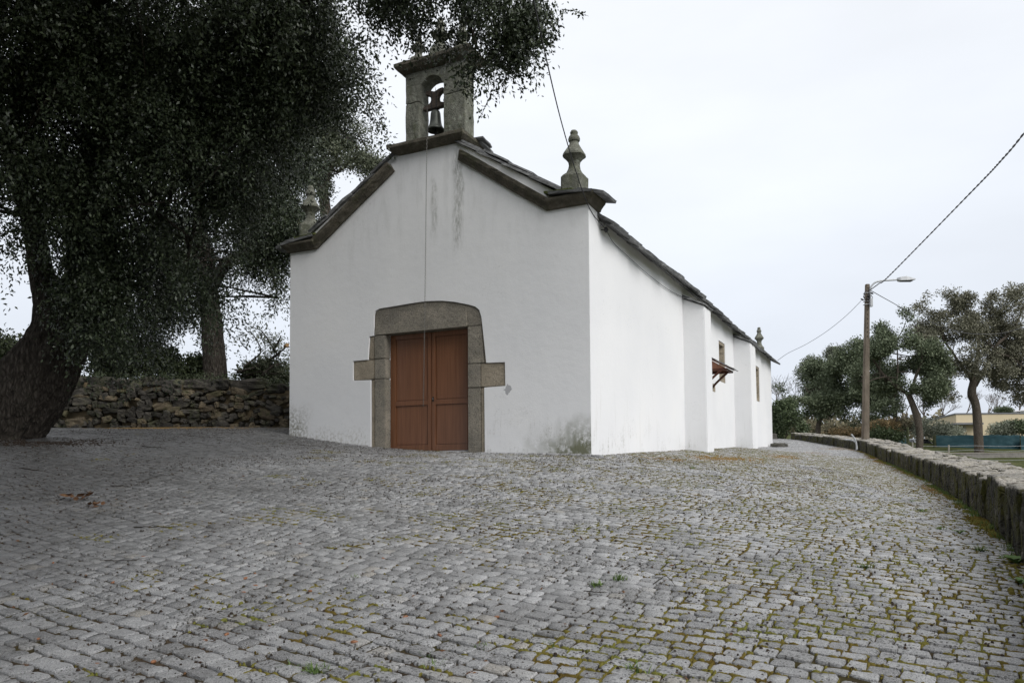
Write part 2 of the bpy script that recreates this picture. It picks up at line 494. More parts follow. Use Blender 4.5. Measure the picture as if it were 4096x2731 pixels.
simple('chain_steel', [(.3, (.06, .058, .052)), (.7, (.14, .135, .125))], 20, (1, 1, 1), .5, .4, .1, metal=.5)
simple('galvanised', [(.3, (.30, .31, .32)), (.7, (.46, .47, .48))], 8, (1, 1, 1), .45, .5, .05, metal=.6)
simple('lamp_grey', [(.3, (.40, .41, .42)), (.7, (.5, .51, .52))], 8, (1, 1, 1), .4, .5, .05)
simple('cable_black', [(.3, (.02, .02, .022)), (.7, (.045, .045, .048))], 30, (1, 1, 1), .6, .3, 0)
simple('cable_grey', [(.3, (.07, .07, .08)), (.7, (.13, .13, .14))], 30, (1, 1, 1), .6, .3, 0)
simple('conduit_grey', [(.3, (.32, .33, .34)), (.7, (.46, .47, .48))], 20, (1, 1, 1), .5, .4, 0)
simple('concrete_pole', [(.25, (.085, .07, .055)), (.5, (.15, .125, .098)), (.75, (.22, .185, .148))], 6, (1, 1, .35), .9, .15, .5, .02, coord='obj')
simple('hole_dark', [(.3, (.015, .014, .013)), (.7, (.02, .019, .018))], 4, rough=.9, bmp=0)
simple('dark_glass', [(.3, (.012, .014, .016)), (.7, (.02, .022, .024))], 2, rough=.12, spec=.6, bmp=0)
simple('white_metal', [(.3, (.5, .5, .51)), (.7, (.62, .62, .63))], 8, rough=.4, spec=.5, bmp=0)
simple('bird_grey', [(.3, (.02, .02, .02)), (.7, (.04, .04, .04))], 8, rough=.8, bmp=0)
simple('render_cream', [(.3, (.58, .49, .33)), (.7, (.64, .545, .38))], 1.1, (1, 1, .4), .9, .2, .1, .02)
simple('roof_trim', [(.3, (.13, .135, .145)), (.7, (.19, .195, .21))], 2, rough=.6, bmp=0)
simple('white_render', [(.3, (.62, .62, .64)), (.7, (.7, .7, .72))], 2, rough=.8, bmp=0)
simple('roof_tile_red', [(.3, (.2, .1, .07)), (.7, (.3, .17, .12))], 2, rough=.8, bmp=.1)
simple('concrete_block', [(.3, (.19, .175, .16)), (.55, (.25, .235, .215)), (.8, (.31, .29, .27))], 3, rough=.9, bmp=.3, var=.2)
simple('coping', [(.3, (.30, .28, .24)), (.7, (.4, .37, .32))], 3, rough=.9, bmp=.3)
simple('car_paint', [(.3, (.55, .56, .57)), (.7, (.6, .61, .62))], 3, rough=.25, spec=.5, bmp=0)
simple('tyre', [(.3, (.02, .02, .02)), (.7, (.03, .03, .03))], 3, rough=.9, bmp=0)
simple('post_moss', [(.3, (.035, .045, .022)), (.7, (.08, .085, .045))], 9, rough=.95, bmp=.5)
simple('cut_wood', [(.3, (.36, .21, .10)), (.7, (.46, .29, .15))], 9, rough=.8, bmp=.1)
simple('sawn_timber', [(.3, (.05, .045, .035)), (.7, (.10, .09, .07))], 9, (1, 1, 6), .9, .2, .4)
simple('moss', [(.25, (.04, .028, .012)), (.40, (.105, .075, .020)), (.52, (.135, .118, .03)), (.66, (.125, .135, .035)), (.85, (.17, .12, .05))], 2.2, (1, 1, 1), .98, .05, 0, detail=8)
simple('grass_green', [(.3, (.06, .10, .022)), (.5, (.10, .16, .04)), (.75, (.2, .24, .08))], 12, rough=.7, spec=.25, bmp=0)
simple('weed_green', [(.3, (.075, .14, .03)), (.7, (.13, .22, .06))], 12, rough=.6, spec=.3, bmp=0)
simple('dry_brown', [(.3, (.05, .028, .016)), (.5, (.12, .06, .03)), (.75, (.2, .12, .06))], 30, rough=.8, spec=.2, bmp=0)
simple('acorn_shell', [(.3, (.15, .06, .025)), (.7, (.25, .11, .05))], 30, rough=.45, spec=.4, bmp=0)
simple('litter_dark', [(.25, (.012, .010, .008)), (.5, (.03, .022, .016)), (.7, (.055, .034, .022)), (.85, (.11, .06, .035))], 14, rough=.85, spec=.2, bmp=0)
simple('needle_litter', [(.25, (.09, .055, .02)), (.5, (.2, .125, .045)), (.8, (.3, .21, .09))], 5, rough=.95, spec=.1, bmp=.4)
simple('mortar_earth', [(.25, (.04, .034, .024)), (.45, (.105, .084, .054)), (.62, (.18, .14, .086)), (.8, (.25, .19, .115))], 2.6, rough=.95, spec=.1, bmp=1., dist=.06, detail=9)
def mesh_fence_mat():
    t = NT('green_netting', .8, .2); p = t.pos
    c = t.ramp(t.noise(t.map(p, (.5, .5, 1.4)), 1.4, 5, .6), [(.3, (.016, .045, .055)), (.5, (.03, .075, .09)), (.7, (.06, .115, .13)), (.85, (.11, .15, .14))])
    t.color(c); MT['netting'] = t.m
mesh_fence_mat()

def bark_mat(name, a, b, c, sc=1., bs=1.):
    t = NT(name, .95, .1); p = t.obj
    q = t.map(p, (1, 1, .28))
    d = t.noise(q, 5 * sc, 3, .5, col=True)
    q2 = t.mix(.12, q, d)
    v = t.vor(q2, 30 * sc, 'DISTANCE_TO_EDGE')
    n = t.noise(t.map(p, (1, 1, .16)), 26 * sc, 8, .72)
    hgt = t.math('ADD', t.mul(t.ss(v, 0., .35), .25), t.mul(n, 1.15))
    col = t.ramp(t.mul(hgt, .8), [(.3, a), (.58, b), (.9, c)])
    col = t.mix(t.ss(t.noise(p, 2.4, 6, .7), .55, .7, 0, .45), col, (.10, .105, .07))
    t.color(col).bump(hgt, bs, .05)
    MT[name] = t.m
bark_mat('bark_oak', (.012, .010, .009), (.07, .06, .05), (.17, .15, .13), .8, 1.)
bark_mat('bark_far', (.05, .04, .032), (.11, .092, .075), (.2, .18, .15), .8, .8)
bark_mat('bark_bare', (.07, .055, .045), (.13, .105, .085), (.19, .16, .135), 1, .3)

def leaf_mat(name, dark, mid, light, rough=.5, spec=.35, trans=.12, sc=1.5):
    t = NT(name, rough, spec); p = t.pos
    r = t.math('ADD', t.mul(t.geo('Random Per Island'), .6), t.mul(t.noise(p, sc, 3, .6), .55))
    c = t.ramp(r, [(.2, dark), (.55, mid), (.95, light)])
    # the felted underside of the leaf is paler
    c = t.mix(t.mul(t.geo('Backfacing'), .16), c, tuple(min(1, q * 1.7 + .02) for q in light))
    t.color(c)
    MT[name] = t.m
leaf_mat('oak_leaf', (.009, .015, .007), (.022, .034, .015), (.07, .088, .045), .42, .42)
leaf_mat('oak_leaf_light', (.045, .06, .035), (.085, .10, .06), (.15, .16, .105), .5, .35)
leaf_mat('far_oak_leaf', (.046, .062, .034), (.105, .132, .074), (.21, .24, .155), .6, .25, sc=.8)
leaf_mat('far_oak_brown', (.07, .07, .048), (.15, .148, .10), (.25, .24, .18), .6, .25, sc=.8)
leaf_mat('far_oak_grey', (.075, .085, .06), (.14, .155, .115), (.22, .235, .18), .6, .25, sc=.8)
leaf_mat('bush_leaf', (.018, .026, .012), (.038, .052, .022), (.08, .095, .045), .5, .3)
leaf_mat('red_leaf', (.07, .07, .03), (.2, .15, .075), (.36, .25, .13), .6, .25)
leaf_mat('shrub_leaf', (.025, .04, .018), (.06, .085, .038), (.12, .15, .075), .5, .3)
leaf_mat('olive_leaf', (.12, .135, .10), (.23, .25, .19), (.36, .38, .30), .6, .25)
leaf_mat('scrub_leaf', (.09, .085, .05), (.16, .145, .09), (.24, .21, .14), .7, .2)

# ================================================================== GROUND
def sinh_axis(lo, hi, n, k):
    t = np.linspace(-1, 1, n)
    s = np.sinh(t * k) / math.sinh(k)
    return np.where(s < 0, -s * lo, s * hi)
gx = sinh_axis(-600, 600, 190, 6.2); gy = sinh_axis(-300, 900, 190, 6.2) + 12
GX, GY = np.meshgrid(gx, gy)
LX, LY = loc_xy(GX, GY)
in_court = (GX < wall_x(GY) + .4) & (GY < 47) & ~((GY > 19) & (GX < 4)) & (GY > -30)
_do = GX - wall_x(GY) - .5
GZ = H(GX, GY) - np.where(in_court, .16, .0) - np.where((_do > 0) & (GY < 50), 1.1 * np.clip(_do / .8, 0, 1) * np.clip((22 - _do) / 8, 0, 1) * np.clip((47 - GY) / 6, 0, 1), 0)
n1, n2 = GX.shape
I = np.arange(n1 * n2).reshape(n1, n2)
F = np.stack([I[:-1, :-1], I[:-1, 1:], I[1:, 1:], I[1:, :-1]], -1).reshape(-1, 4)
o = link('ground', mesh_np(np.stack([GX, GY, GZ], -1).reshape(-1, 3), F, MT['field'], True, 'ground'))
tag(o, 'grassy earth of the surrounding fields beyond the walls', 'ground', kind='structure')

# ---- courtyard: a bed of soil that carries the setts
def court_mask(X, Y, m=0.):
    lx, ly = loc_xy(X, Y)
    inside_chapel = (lx > -m) & (lx < 23.3 + m) & (ly > -m) & (ly < 7.0 + m)
    for bx in ((6.9, 7.72), (14.05, 15.2)):
        inside_chapel |= (lx > bx[0] - m) & (lx < bx[1] + m) & (ly > -.57 - m) & (ly < 0)
    ok = (X < wall_x(Y) + .05 - m) & ~inside_chapel & (Y < 45) & (Y > .5)
    ok &= ~((Y > 19.0 - m) & (ly > 3.))
    return ok
court = empty('courtyard', (0, 0, 0))
tag(court, 'courtyard paved with small grey granite setts around the chapel', 'courtyard', kind='structure')
bx_ = np.arange(-18, 18.01, .22); by_ = np.arange(.5, 46, .22)
BX, BY = np.meshgrid(bx_, by_)
BZ = H(BX, BY) + .012 * np.sin(BX * .9) * np.sin(BY * .8 + .4) - .013 + .003 * np.sin(BX * 7.1) * np.sin(BY * 6.3)
I = np.arange(BX.size).reshape(BX.shape)
F = np.stack([I[:-1, :-1], I[:-1, 1:], I[1:, 1:], I[1:, :-1]], -1).reshape(-1, 4)
cxm = BX.ravel()[F].mean(1); cym = BY.ravel()[F].mean(1)
lx, ly = loc_xy(cxm, cym)
keep = (cxm < wall_x(cym) + .3) & ~((lx > .3) & (lx < 23) & (ly > .3) & (ly < 6.7)) & ~((cym > 19.3) & (ly > 3))
link('joint_bed', mesh_np(np.stack([BX, BY, BZ], -1).reshape(-1, 3), F[keep], MT['bed'], True, 'joint_bed'), court)

# ---- setts in courses parallel to the front of the chapel
ALPHA = .545
RC = np.array([math.cos(ALPHA), -math.sin(ALPHA)]); CC = np.array([math.sin(ALPHA), math.cos(ALPHA)])
us, vs, ls, ws = [], [], [], []
v = -14.
while v < 52:
    hgt = rng.uniform(.100, .130)
    n = 540
    le = rng.uniform(.088, .165, n)
    le = np.where(rng.random(n) < .12, le * .72, le)
    u = np.cumsum(le) - rng.uniform(0, .2) - 31.
    us.append(u - le / 2); vs.append(np.full(n, v + hgt / 2)); ls.append(le); ws.append(np.full(n, hgt))
    v += hgt
us, vs, ls, ws = map(np.concatenate, (us, vs, ls, ws))
wav = .03 * np.sin(us * 1.3 + vs * .35) + .018 * np.sin(us * 2.9 - vs * .8 + 1) + .10 * np.sin(us * .33 + vs * .12) + .012 * np.sin(us * 9.1 + vs * 3.1)
wau = .05 * np.sin(vs * .9 + us * .2) + .03 * np.sin(vs * 2.3 + 2)
slope = .03 * 1.3 * np.cos(us * 1.3 + vs * .35) + .018 * 2.9 * np.cos(us * 2.9 - vs * .8 + 1)
U, Vv = us + wau, vs + wav
SX = U * RC[0] + Vv * CC[0]; SY = U * RC[1] + Vv * CC[1]
ok = court_mask(SX, SY, .02) & (np.abs(SX) < .80 * SY + 1.2) & (SY > 2.6)
SX, SY, ls, ws, slope = SX[ok], SY[ok], ls[ok], ws[ok], slope[ok]
ANG = -ALPHA + slope * .8 + rng.normal(0, .035, len(SX))
SZ = H(SX, SY) + rng.normal(0, .0022, len(SX)) + .012 * np.sin(SX * .9) * np.sin(SY * .8 + .4)
ex = (H(SX + .1, SY) - H(SX - .1, SY)) / .2 + rng.normal(0, .013, len(SX))
ey = (H(SX, SY + .1) - H(SX, SY - .1)) / .2 + rng.normal(0, .013, len(SX))
jl = np.where(rng.random(len(SX)) < .2, .020, .007); 
DLx, DLy = ls - jl, ws - np.where(rng.random(len(SX)) < .2, .022, .009)
def oct_ring(n):
    c = rng.uniform(.05, .24, (n, 8))
    j = rng.normal(0, .028, (n, 8, 2))
    P = np.zeros((n, 8, 2))
    sg = [(1, 1, 0), (1, 1, 1), (-1, 1, 1), (-1, 1, 0), (-1, -1, 0), (-1, -1, 1), (1, -1, 1), (1, -1, 0)]
    for k, (a, b, q) in enumerate(sg):
        P[:, k, 0] = a * (.5 - (c[:, k] if q else 0)); P[:, k, 1] = b * (.5 - (0 if q else c[:, k]))
    # side midpoints bow a little
    return P + j
def sett_verts(n):
    """unit setts (n, 25, 3): skirt ring, shoulder ring, crown ring, centre"""
    P = oct_ring(n)
    V = np.zeros((n, 25, 3))
    V[:, 0:8, :2] = P * 1.0; V[:, 0:8, 2] = -.05
    V[:, 8:16, :2] = P; V[:, 8:16, 2] = -.0065 + rng.normal(0, .002, (n, 8))
    V[:, 16:24, :2] = P * rng.uniform(.90, .96, (n, 1, 1)); V[:, 16:24, 2] = -.001 + rng.normal(0, .0024, (n, 8))
    V[:, 24, 2] = .0015
    return V
SF = []
for r in (0, 8):
    for k in range(8):
        SF.append((r + k, r + (k + 1) % 8, r + 8 + (k + 1) % 8, r + 8 + k))
SFQ = np.array(SF)
SFT = np.array([(16 + k, 16 + (k + 1) % 8, 24) for k in range(8)])
def place_setts(idx, V):
    P = V.copy()
    P[:, :, 0] *= DLx[idx, None]; P[:, :, 1] *= DLy[idx, None]
    c, s = np.cos(ANG[idx])[:, None], np.sin(ANG[idx])[:, None]
    X = P[:, :, 0] * c - P[:, :, 1] * s; Y = P[:, :, 0] * s + P[:, :, 1] * c
    Z = P[:, :, 2] + X * ex[idx, None] + Y * ey[idx, None]
    return np.stack([X + SX[idx, None], Y + SY[idx, None], Z + SZ[idx, None]], -1)
# the 300 setts that show largest stay separate pieces
dep = SY
upx = SX / SY * FPX + 2048
vis = (upx > 40) & (upx < 4056)
yp = CYPX - FPX * ((SZ - 1.5) / SY - math.tan(PITCH))
vis &= (yp < 2700)
area = np.where(vis, DLx * DLy / SY ** 3, 0)
order = np.argsort(-area)
single = order[:300]
rest = np.setdiff1d(np.arange(len(SX)), single)
near = rest[SY[rest] < 13]; far = rest[SY[rest] >= 13]
variants = []
for k in range(30):
    V1 = sett_verts(1)[0]
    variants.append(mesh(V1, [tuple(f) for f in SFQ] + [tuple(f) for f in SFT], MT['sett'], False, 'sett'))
for k, i in enumerate(single):
    o = link('sett', variants[k % 30], court)
    c, s = math.cos(ANG[i]), math.sin(ANG[i])
    ax = Vector((c, s, c * ex[i] + s * ey[i])); ay = Vector((-s, c, -s * ex[i] + c * ey[i]))
    az = Vector((0, 0, 1))
    m4 = Matrix.Identity(4)
    for r in range(3):
        m4[r][0] = ax[r] * DLx[i]; m4[r][1] = ay[r] * DLy[i]; m4[r][2] = az[r]; m4[r][3] = (SX[i], SY[i], SZ[i])[r]
    o.matrix_local = m4
def join_setts(idx, name):
    V = place_setts(idx, sett_verts(len(idx)))
    n = len(idx)
    base = (np.arange(n) * 25)[:, None, None]
    # crown triangles as degenerate-free quads: pair them round the centre
    Q = np.concatenate([SFQ, np.array([(16 + 2 * k, 16 + 2 * k + 1, 16 + (2 * k + 2) % 8, 24) for k in range(4)])])
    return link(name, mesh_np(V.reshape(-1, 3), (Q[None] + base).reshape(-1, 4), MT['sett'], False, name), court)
o = join_setts(near, 'sett_field'); o['kind'] = 'stuff'
# farther away: lower detail
Vf = sett_verts(len(far))
Pf = place_setts(far, Vf)[:, 8:25]
Qf = np.array([(k, (k + 1) % 8, 8 + (k + 1) % 8, 8 + k) for k in range(8)] + [(8 + 2 * k, 8 + 2 * k + 1, 8 + (2 * k + 2) % 8, 16) for k in range(4)])
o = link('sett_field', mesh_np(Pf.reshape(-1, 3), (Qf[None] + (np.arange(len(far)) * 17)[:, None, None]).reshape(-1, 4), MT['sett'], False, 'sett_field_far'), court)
o['kind'] = 'stuff'

# ---- border course along the foot of the front
def border():
    for (ya, yb, xo) in ((-.25, 2.1, -.09), (4.86, 7.2, -.09)):
        y = ya
        while y < yb:
            l = random.uniform(.16, .26)
            p = wor(xo, y + l / 2, 0); z = h1(p[0], p[1])
            V, Fq = rock(.085, l / 2 - .008, .05, 2, .008, .45, random.random() * 90, 9)
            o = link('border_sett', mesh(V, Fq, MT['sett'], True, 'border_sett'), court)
            o.location = (p[0], p[1], z - .03); o.rotation_euler = (random.uniform(-.03, .03), random.uniform(-.05, .05), math.pi / 2 - YAW)
            y += l
border()

# ---- moss cushions in the joints (right and middle), litter everywhere
def noise_at(x, y, f, s=0.):
    return np.array([mnoise.noise(Vector((a * f + s, b * f - s, s))) for a, b in zip(x, y)])
def blobs(X, Y, Z, R, Hh, m, name, sides=6, ang=None):
    n = len(X)
    a = np.linspace(0, 2 * np.pi, sides, endpoint=False)
    rr = R[:, None] * rng.uniform(.55, 1.2, (n, sides))
    st = rng.uniform(.35, 1., n); th = rng.uniform(0, 3.14, n)
    if ang is not None: th = ang + rng.normal(0, .2, n); st = rng.uniform(.2, .42, n)
    px, py = np.cos(a)[None] * rr, np.sin(a)[None] * rr * st[:, None]
    qx = px * np.cos(th)[:, None] - py * np.sin(th)[:, None]; qy = px * np.sin(th)[:, None] + py * np.cos(th)[:, None]
    V = np.zeros((n, 2 * sides + 1, 3))
    for r, (sc, hh) in enumerate(((1., -.35), (.62, .75))):
        V[:, r * sides:(r + 1) * sides, 0] = X[:, None] + qx * sc
        V[:, r * sides:(r + 1) * sides, 1] = Y[:, None] + qy * sc
        V[:, r * sides:(r + 1) * sides, 2] = Z[:, None] + Hh[:, None] * hh * rng.uniform(.7, 1.2, (n, sides))
    V[:, -1] = np.stack([X, Y, Z + Hh], -1)
    T = []
    for k in range(sides):
        j = (k + 1) % sides
        T += [(k, j, sides + j), (k, sides + j, sides + k), (sides + k, sides + j, 2 * sides)]
    T = np.array(T)
    return mesh_np(V.reshape(-1, 3), (T[None] + (np.arange(n) * (2 * sides + 1))[:, None, None]).reshape(-1, 3), m, True, name)
def joint_points(sel, n):
    i = rng.choice(sel, n)
    side = rng.random(n)
    t = rng.uniform(-.55, .55, n)
    edge = rng.random(n) < .62
    sgn = np.where(rng.random(n) < .5, 1, -1)
    px = np.where(edge, t * ls[i], sgn * .5 * ls[i]); py = np.where(edge, sgn * .5 * ws[i], t * ws[i])
    c, s = np.cos(ANG[i]), np.sin(ANG[i])
    return SX[i] + px * c - py * s, SY[i] + px * s + py * c, np.where(edge, ANG[i], ANG[i] + 1.57)
okm = np.where((SY < 26))[0]
mx_, my_, ma_ = joint_points(okm, 210000)
dens = noise_at(mx_, my_, .8, 3.1) * 1.1 + noise_at(mx_, my_, 2.6, 8.) * .95
edge_w = 1.0 - np.clip((wall_x(my_) - mx_) / 2.2, 0, 1)
bias = np.clip((mx_ - (-2.2 + .02 * my_)) / 4.0, -.6, 1.05) + edge_w * .25 - .20
lxm, lym = loc_xy(mx_, my_)
bias += np.where((np.abs(lym + 1.3) < .7) & (lxm > .5), .25, 0)
kp = (dens + bias * .75 + rng.normal(0, .12, len(mx_))) > .30
mx_, my_, ma_ = mx_[kp], my_[kp], ma_[kp]
R = rng.uniform(.012, .040, len(mx_)); 
moss = link('moss_cushions', blobs(mx_, my_, H(mx_, my_) + .012 * np.sin(mx_ * .9) * np.sin(my_ * .8 + .4) - .012, R, rng.uniform(.009, .0185, len(mx_)), MT['moss'], 'moss', 5, ma_))
tag(moss, 'olive and yellow moss growing in the joints between the setts', 'moss', kind='stuff')
n = 90000
tx = rng.uniform(-9, 7.5, n); ty = 2.8 + 15 * rng.random(n) ** .8
kp = court_mask(tx, ty, .05) & (noise_at(tx, ty, .5, 20) + noise_at(tx, ty, 2.1, 4) * .6 + rng.normal(0, .3, n) + np.where(tx < 3.5, .12, -.18) > .12)
tx, ty = tx[kp], ty[kp]
kind = rng.random(len(tx))
R = np.where(kind < .12, rng.uniform(.009, .0135, len(tx)), rng.uniform(.0035, .0105, len(tx)))
o = link('ground_litter', blobs(tx, ty, H(tx, ty) + .012 * np.sin(tx * .9) * np.sin(ty * .8 + .4) + .003, R, np.where(kind < .12, R * .8, .003), MT['litter_dark'], 'litter', 5))
tag(o, 'dark crumbs, acorn cups and rotted leaf scraps scattered over the setts', 'litter', kind='stuff')
# rusty needles washed against the foot of walls
oak1_x = at(10, 1750, 12.4)[0]
def needle_strip(name, pts, n, wdt, label, m='needle_litter', rr=(.01, .035), hh=(.006, .014)):
    P = np.array(pts, float); seg = np.linalg.norm(np.diff(P, axis=0), axis=1); cum = np.concatenate([[0], np.cumsum(seg)])
    t = rng.uniform(0, cum[-1], n)
    x = np.interp(t, cum, P[:, 0]); y = np.interp(t, cum, P[:, 1])
    a = rng.normal(0, wdt, n); b = rng.normal(0, wdt, n)
    x, y = x + a, y + b
    k = court_mask(x, y, 0) & (noise_at(x, y, 1.6, 5) > -.12)
    x, y = x[k], y[k]
    o = link(name, blobs(x, y, H(x, y) - .006, rng.uniform(*rr, len(x)), rng.uniform(*hh, len(x)), MT[m], name, 5))
    tag(o, label, 'litter', kind='stuff')
needle_strip('leaf_drift', [(-9.5, 18.4), (-7, 18.3), (-5.2, 18.2)], 5000, .35, 'rust coloured leaf drift on the ground before the rubble wall')
needle_strip('trunk_litter', [(oak1_x - 1.2, 11.5), (oak1_x + .3, 11.4), (oak1_x + 1.3, 12.3)], 3800, .3, 'dark leaf litter around the foot of the leaning oak', 'litter_dark', (.01, .035), (.006, .02))
q = [wor(x, y, 0) for x, y in ((.8, -1.1), (3, -1.2), (6, -1.5), (9, -1.8), (13, -2.1), (20, -2.6), (25, -3))]
needle_strip('moss_carpet', [(p[0], p[1]) for p in q], 5200, .28, 'straw coloured moss carpet along the long side wall of the chapel')
needle_strip('wall_foot_litter', [(wall_x(y) - .12, y) for y in np.linspace(11, 34, 12)], 5000, .10, 'straw coloured litter along the foot of the low wall')

# ================================================================== CHAPEL (local frame: x along the long side, y along the front to the left, z up)
RZ = math.pi / 2 - YAW
chapel = empty('chapel', tuple(C0), RZ, 'whitewashed stone chapel with a brown double door and a granite belfry', 'chapel')
# door surround outline, counted from the right foot up over the lintel to the left foot
SUR = [(2.14, -.7), (2.15, 1.30), (1.70, 1.31), (1.705, 1.76), (2.105, 1.77), (2.15, 2.2), (2.205, 2.66), (2.25, 2.80), (2.34, 2.875), (2.5, 2.93), (2.8, 3.01), (3.1, 3.065), (3.45, 3.09), (3.8, 3.085), (4.2, 3.065), (4.6, 3.05), (4.7, 3.01), (4.735, 2.92),
       (4.74, 2.5), (4.85, 2.495), (4.875, 2.2), (4.89, 2.01), (5.27, 2.01), (5.27, 1.60), (4.82, 1.585), (4.815, .9), (4.81, -.7)]
TOP = [(7.0, -.7), (7.0, 4.66), (6.42, 4.82), (4.25, 6.17), (4.15, 6.19), (4.15, 6.24), (2.77, 6.24), (2.77, 6.19), (2.74, 6.17), (.60, 4.82), (0, 4.66), (0, -.7)]
mb = MB(); mb.prism([(0, -.7)][:0] + SUR + TOP, 0., .18)
fw_ = mb.build('facade_wall', MT['plaster_front'], chapel)
mb = MB()           # rest of the thickness of the front wall, hollow at the door
mb.prism([(2.52, -.7), (2.52, 2.55), (4.46, 2.55), (4.46, -.7)] + TOP, .182, .55)
mb.build('facade_wall', MT['plaster_front'], chapel)
# small white fillets at both ends of the belfry base
mb = MB(); mb.prism([(4.15, 6.0), (4.36, 6.02), (4.30, 6.12), (4.15, 6.14)], .0, .5); mb.build('fillet', MT['plaster_front'], chapel, bevel=.01)

def stone(name, poly, x0, x1, m, bev=.012):
    mb = MB(); mb.prism(poly, x0, x1)
    return mb.build(name, MT[m], chapel, bevel=bev)
g = .004
stone('lintel', [(2.155 + g, 2.505), (2.21, 2.66), (2.255, 2.797), (2.345, 2.87), (2.5, 2.925), (2.8, 3.005), (3.1, 3.06), (3.45, 3.085), (3.8, 3.08), (4.2, 3.06), (4.598, 3.045), (4.695, 3.005), (4.73, 2.915), (4.735, 2.505)], .022, .178, 'granite_dressed')
stone('lintel_face', [(2.53, 2.508), (2.55, 2.84), (2.95, 2.94), (4.4, 2.95), (4.52, 2.72), (4.72, 2.68), (4.725, 2.508)], .008, .1, 'granite_dressed', .006)
stone('jamb_stone', [(2.155, 1.775), (2.52, 1.775), (2.52, 2.50), (2.21, 2.50)], .014, .5, 'granite_dressed')
stone('jamb_stone', [(2.11, 1.775), (2.15, 1.775), (2.205, 2.50), (2.185, 2.50)], .03, .17, 'granite_warm')
stone('jamb_stone', [(2.24, 1.31), (2.52, 1.315), (2.52, 1.77), (2.24, 1.77)], .01, .5, 'granite_dressed')
stone('quoin_block', [(1.706, 1.315), (2.235, 1.315), (2.235, 1.765), (1.71, 1.755)], .02, .17, 'granite_warm')
stone('jamb_stone', [(2.24, -.6), (2.52, -.6), (2.52, 1.31), (2.24, 1.305)], .012, .5, 'granite_dressed')
stone('jamb_stone', [(2.145, -.6), (2.235, -.6), (2.235, 1.30), (2.155, 1.295)], .028, .17, 'granite_warm')
stone('jamb_stone', [(4.46, 2.015), (4.73, 2.015), (4.735, 2.50), (4.46, 2.50)], .012, .5, 'granite_dressed')
stone('jamb_stone', [(4.735, 2.015), (4.885, 2.015), (4.87, 2.2), (4.845, 2.49), (4.74, 2.49)], .026, .17, 'granite_warm')
stone('jamb_stone', [(4.46, 1.60), (4.73, 1.60), (4.73, 2.01), (4.46, 2.01)], .015, .5, 'granite_dressed')
stone('quoin_block', [(4.735, 1.60), (5.265, 1.605), (5.265, 2.005), (4.735, 2.005)], .02, .17, 'granite_warm')
stone('jamb_stone', [(4.46, -.6), (4.72, -.6), (4.72, 1.595), (4.46, 1.595)], .01, .5, 'granite_dressed')
stone('jamb_stone', [(4.725, -.6), (4.805, -.6), (4.81, .9), (4.815, 1.585), (4.725, 1.59)], .03, .17, 'granite_warm')
stone('soffit_stone', [(2.53, 2.50), (4.45, 2.50), (4.45, 2.548), (2.53, 2.548)], .179, .5, 'granite_dressed', .004)
# threshold and metal strip
mb = MB(); mb.box(.06, .5, 2.525, 4.455, -.3, .09); mb.build('threshold', MT['granite_dressed'], chapel, bevel=.01)
mb = MB(); mb.box(.185, .24, 2.53, 4.45, .092, .112); mb.build('threshold_strip', MT['white_metal'], chapel)
# the two leaves of the door
def leaf(y0, y1, nm):
    mb = MB(); mb.box(.222, .262, y0, y1, .118, 2.496); lf = mb.build('door_leaf', MT['door_wood'], chapel, bevel=.002, seg=1)
    st = .085
    for (a, b, c, d) in ((y0, y0 + st, .118, 2.496), (y1 - st, y1, .118, 2.496), (y0 + st + .001, y1 - st - .001, .118, .235), (y0 + st + .001, y1 - st - .001, 1.035, 1.135), (y0 + st + .001, y1 - st - .001, 2.40, 2.496)):
        mb = MB(); mb.box(.193, .2215, a, b, c, d); mb.build('rail' if b - a > .2 else 'stile', MT['door_wood'], lf, bevel=.004, seg=2)
    for (c, d) in ((.235, 1.035), (1.135, 2.40)):
        mb = MB(); mb.box(.2125, .2218, y0 + st + .016, y1 - st - .012, c + .012, d - .012); mb.build('panel', MT['door_wood'], lf, bevel=.003, seg=1)
    return lf
leaf(3.462, 4.41, 'l'); lr = leaf(2.545, 3.448, 'r')
mb = MB(); mb.box(.197, .26, 4.412, 4.458, .118, 2.498); mb.build('door_frame', MT['door_wood'], chapel, bevel=.004)
mb = MB(); mb.box(.197, .26, 2.522, 2.543, .118, 2.498); mb.build('door_frame', MT['door_wood'], chapel, bevel=.004)
mb = MB(); mb.box(.183, .1925, 3.40, 3.435, 1.10, 1.19); mb.build('lock_plate', MT['iron'], lr, bevel=.004)
mb = MB(); mb.tube([(.173, 3.4175, 1.15), (.184, 3.4175, 1.15)], .012, 10); mb.build('lock_cylinder', MT['galvanised'], lr)

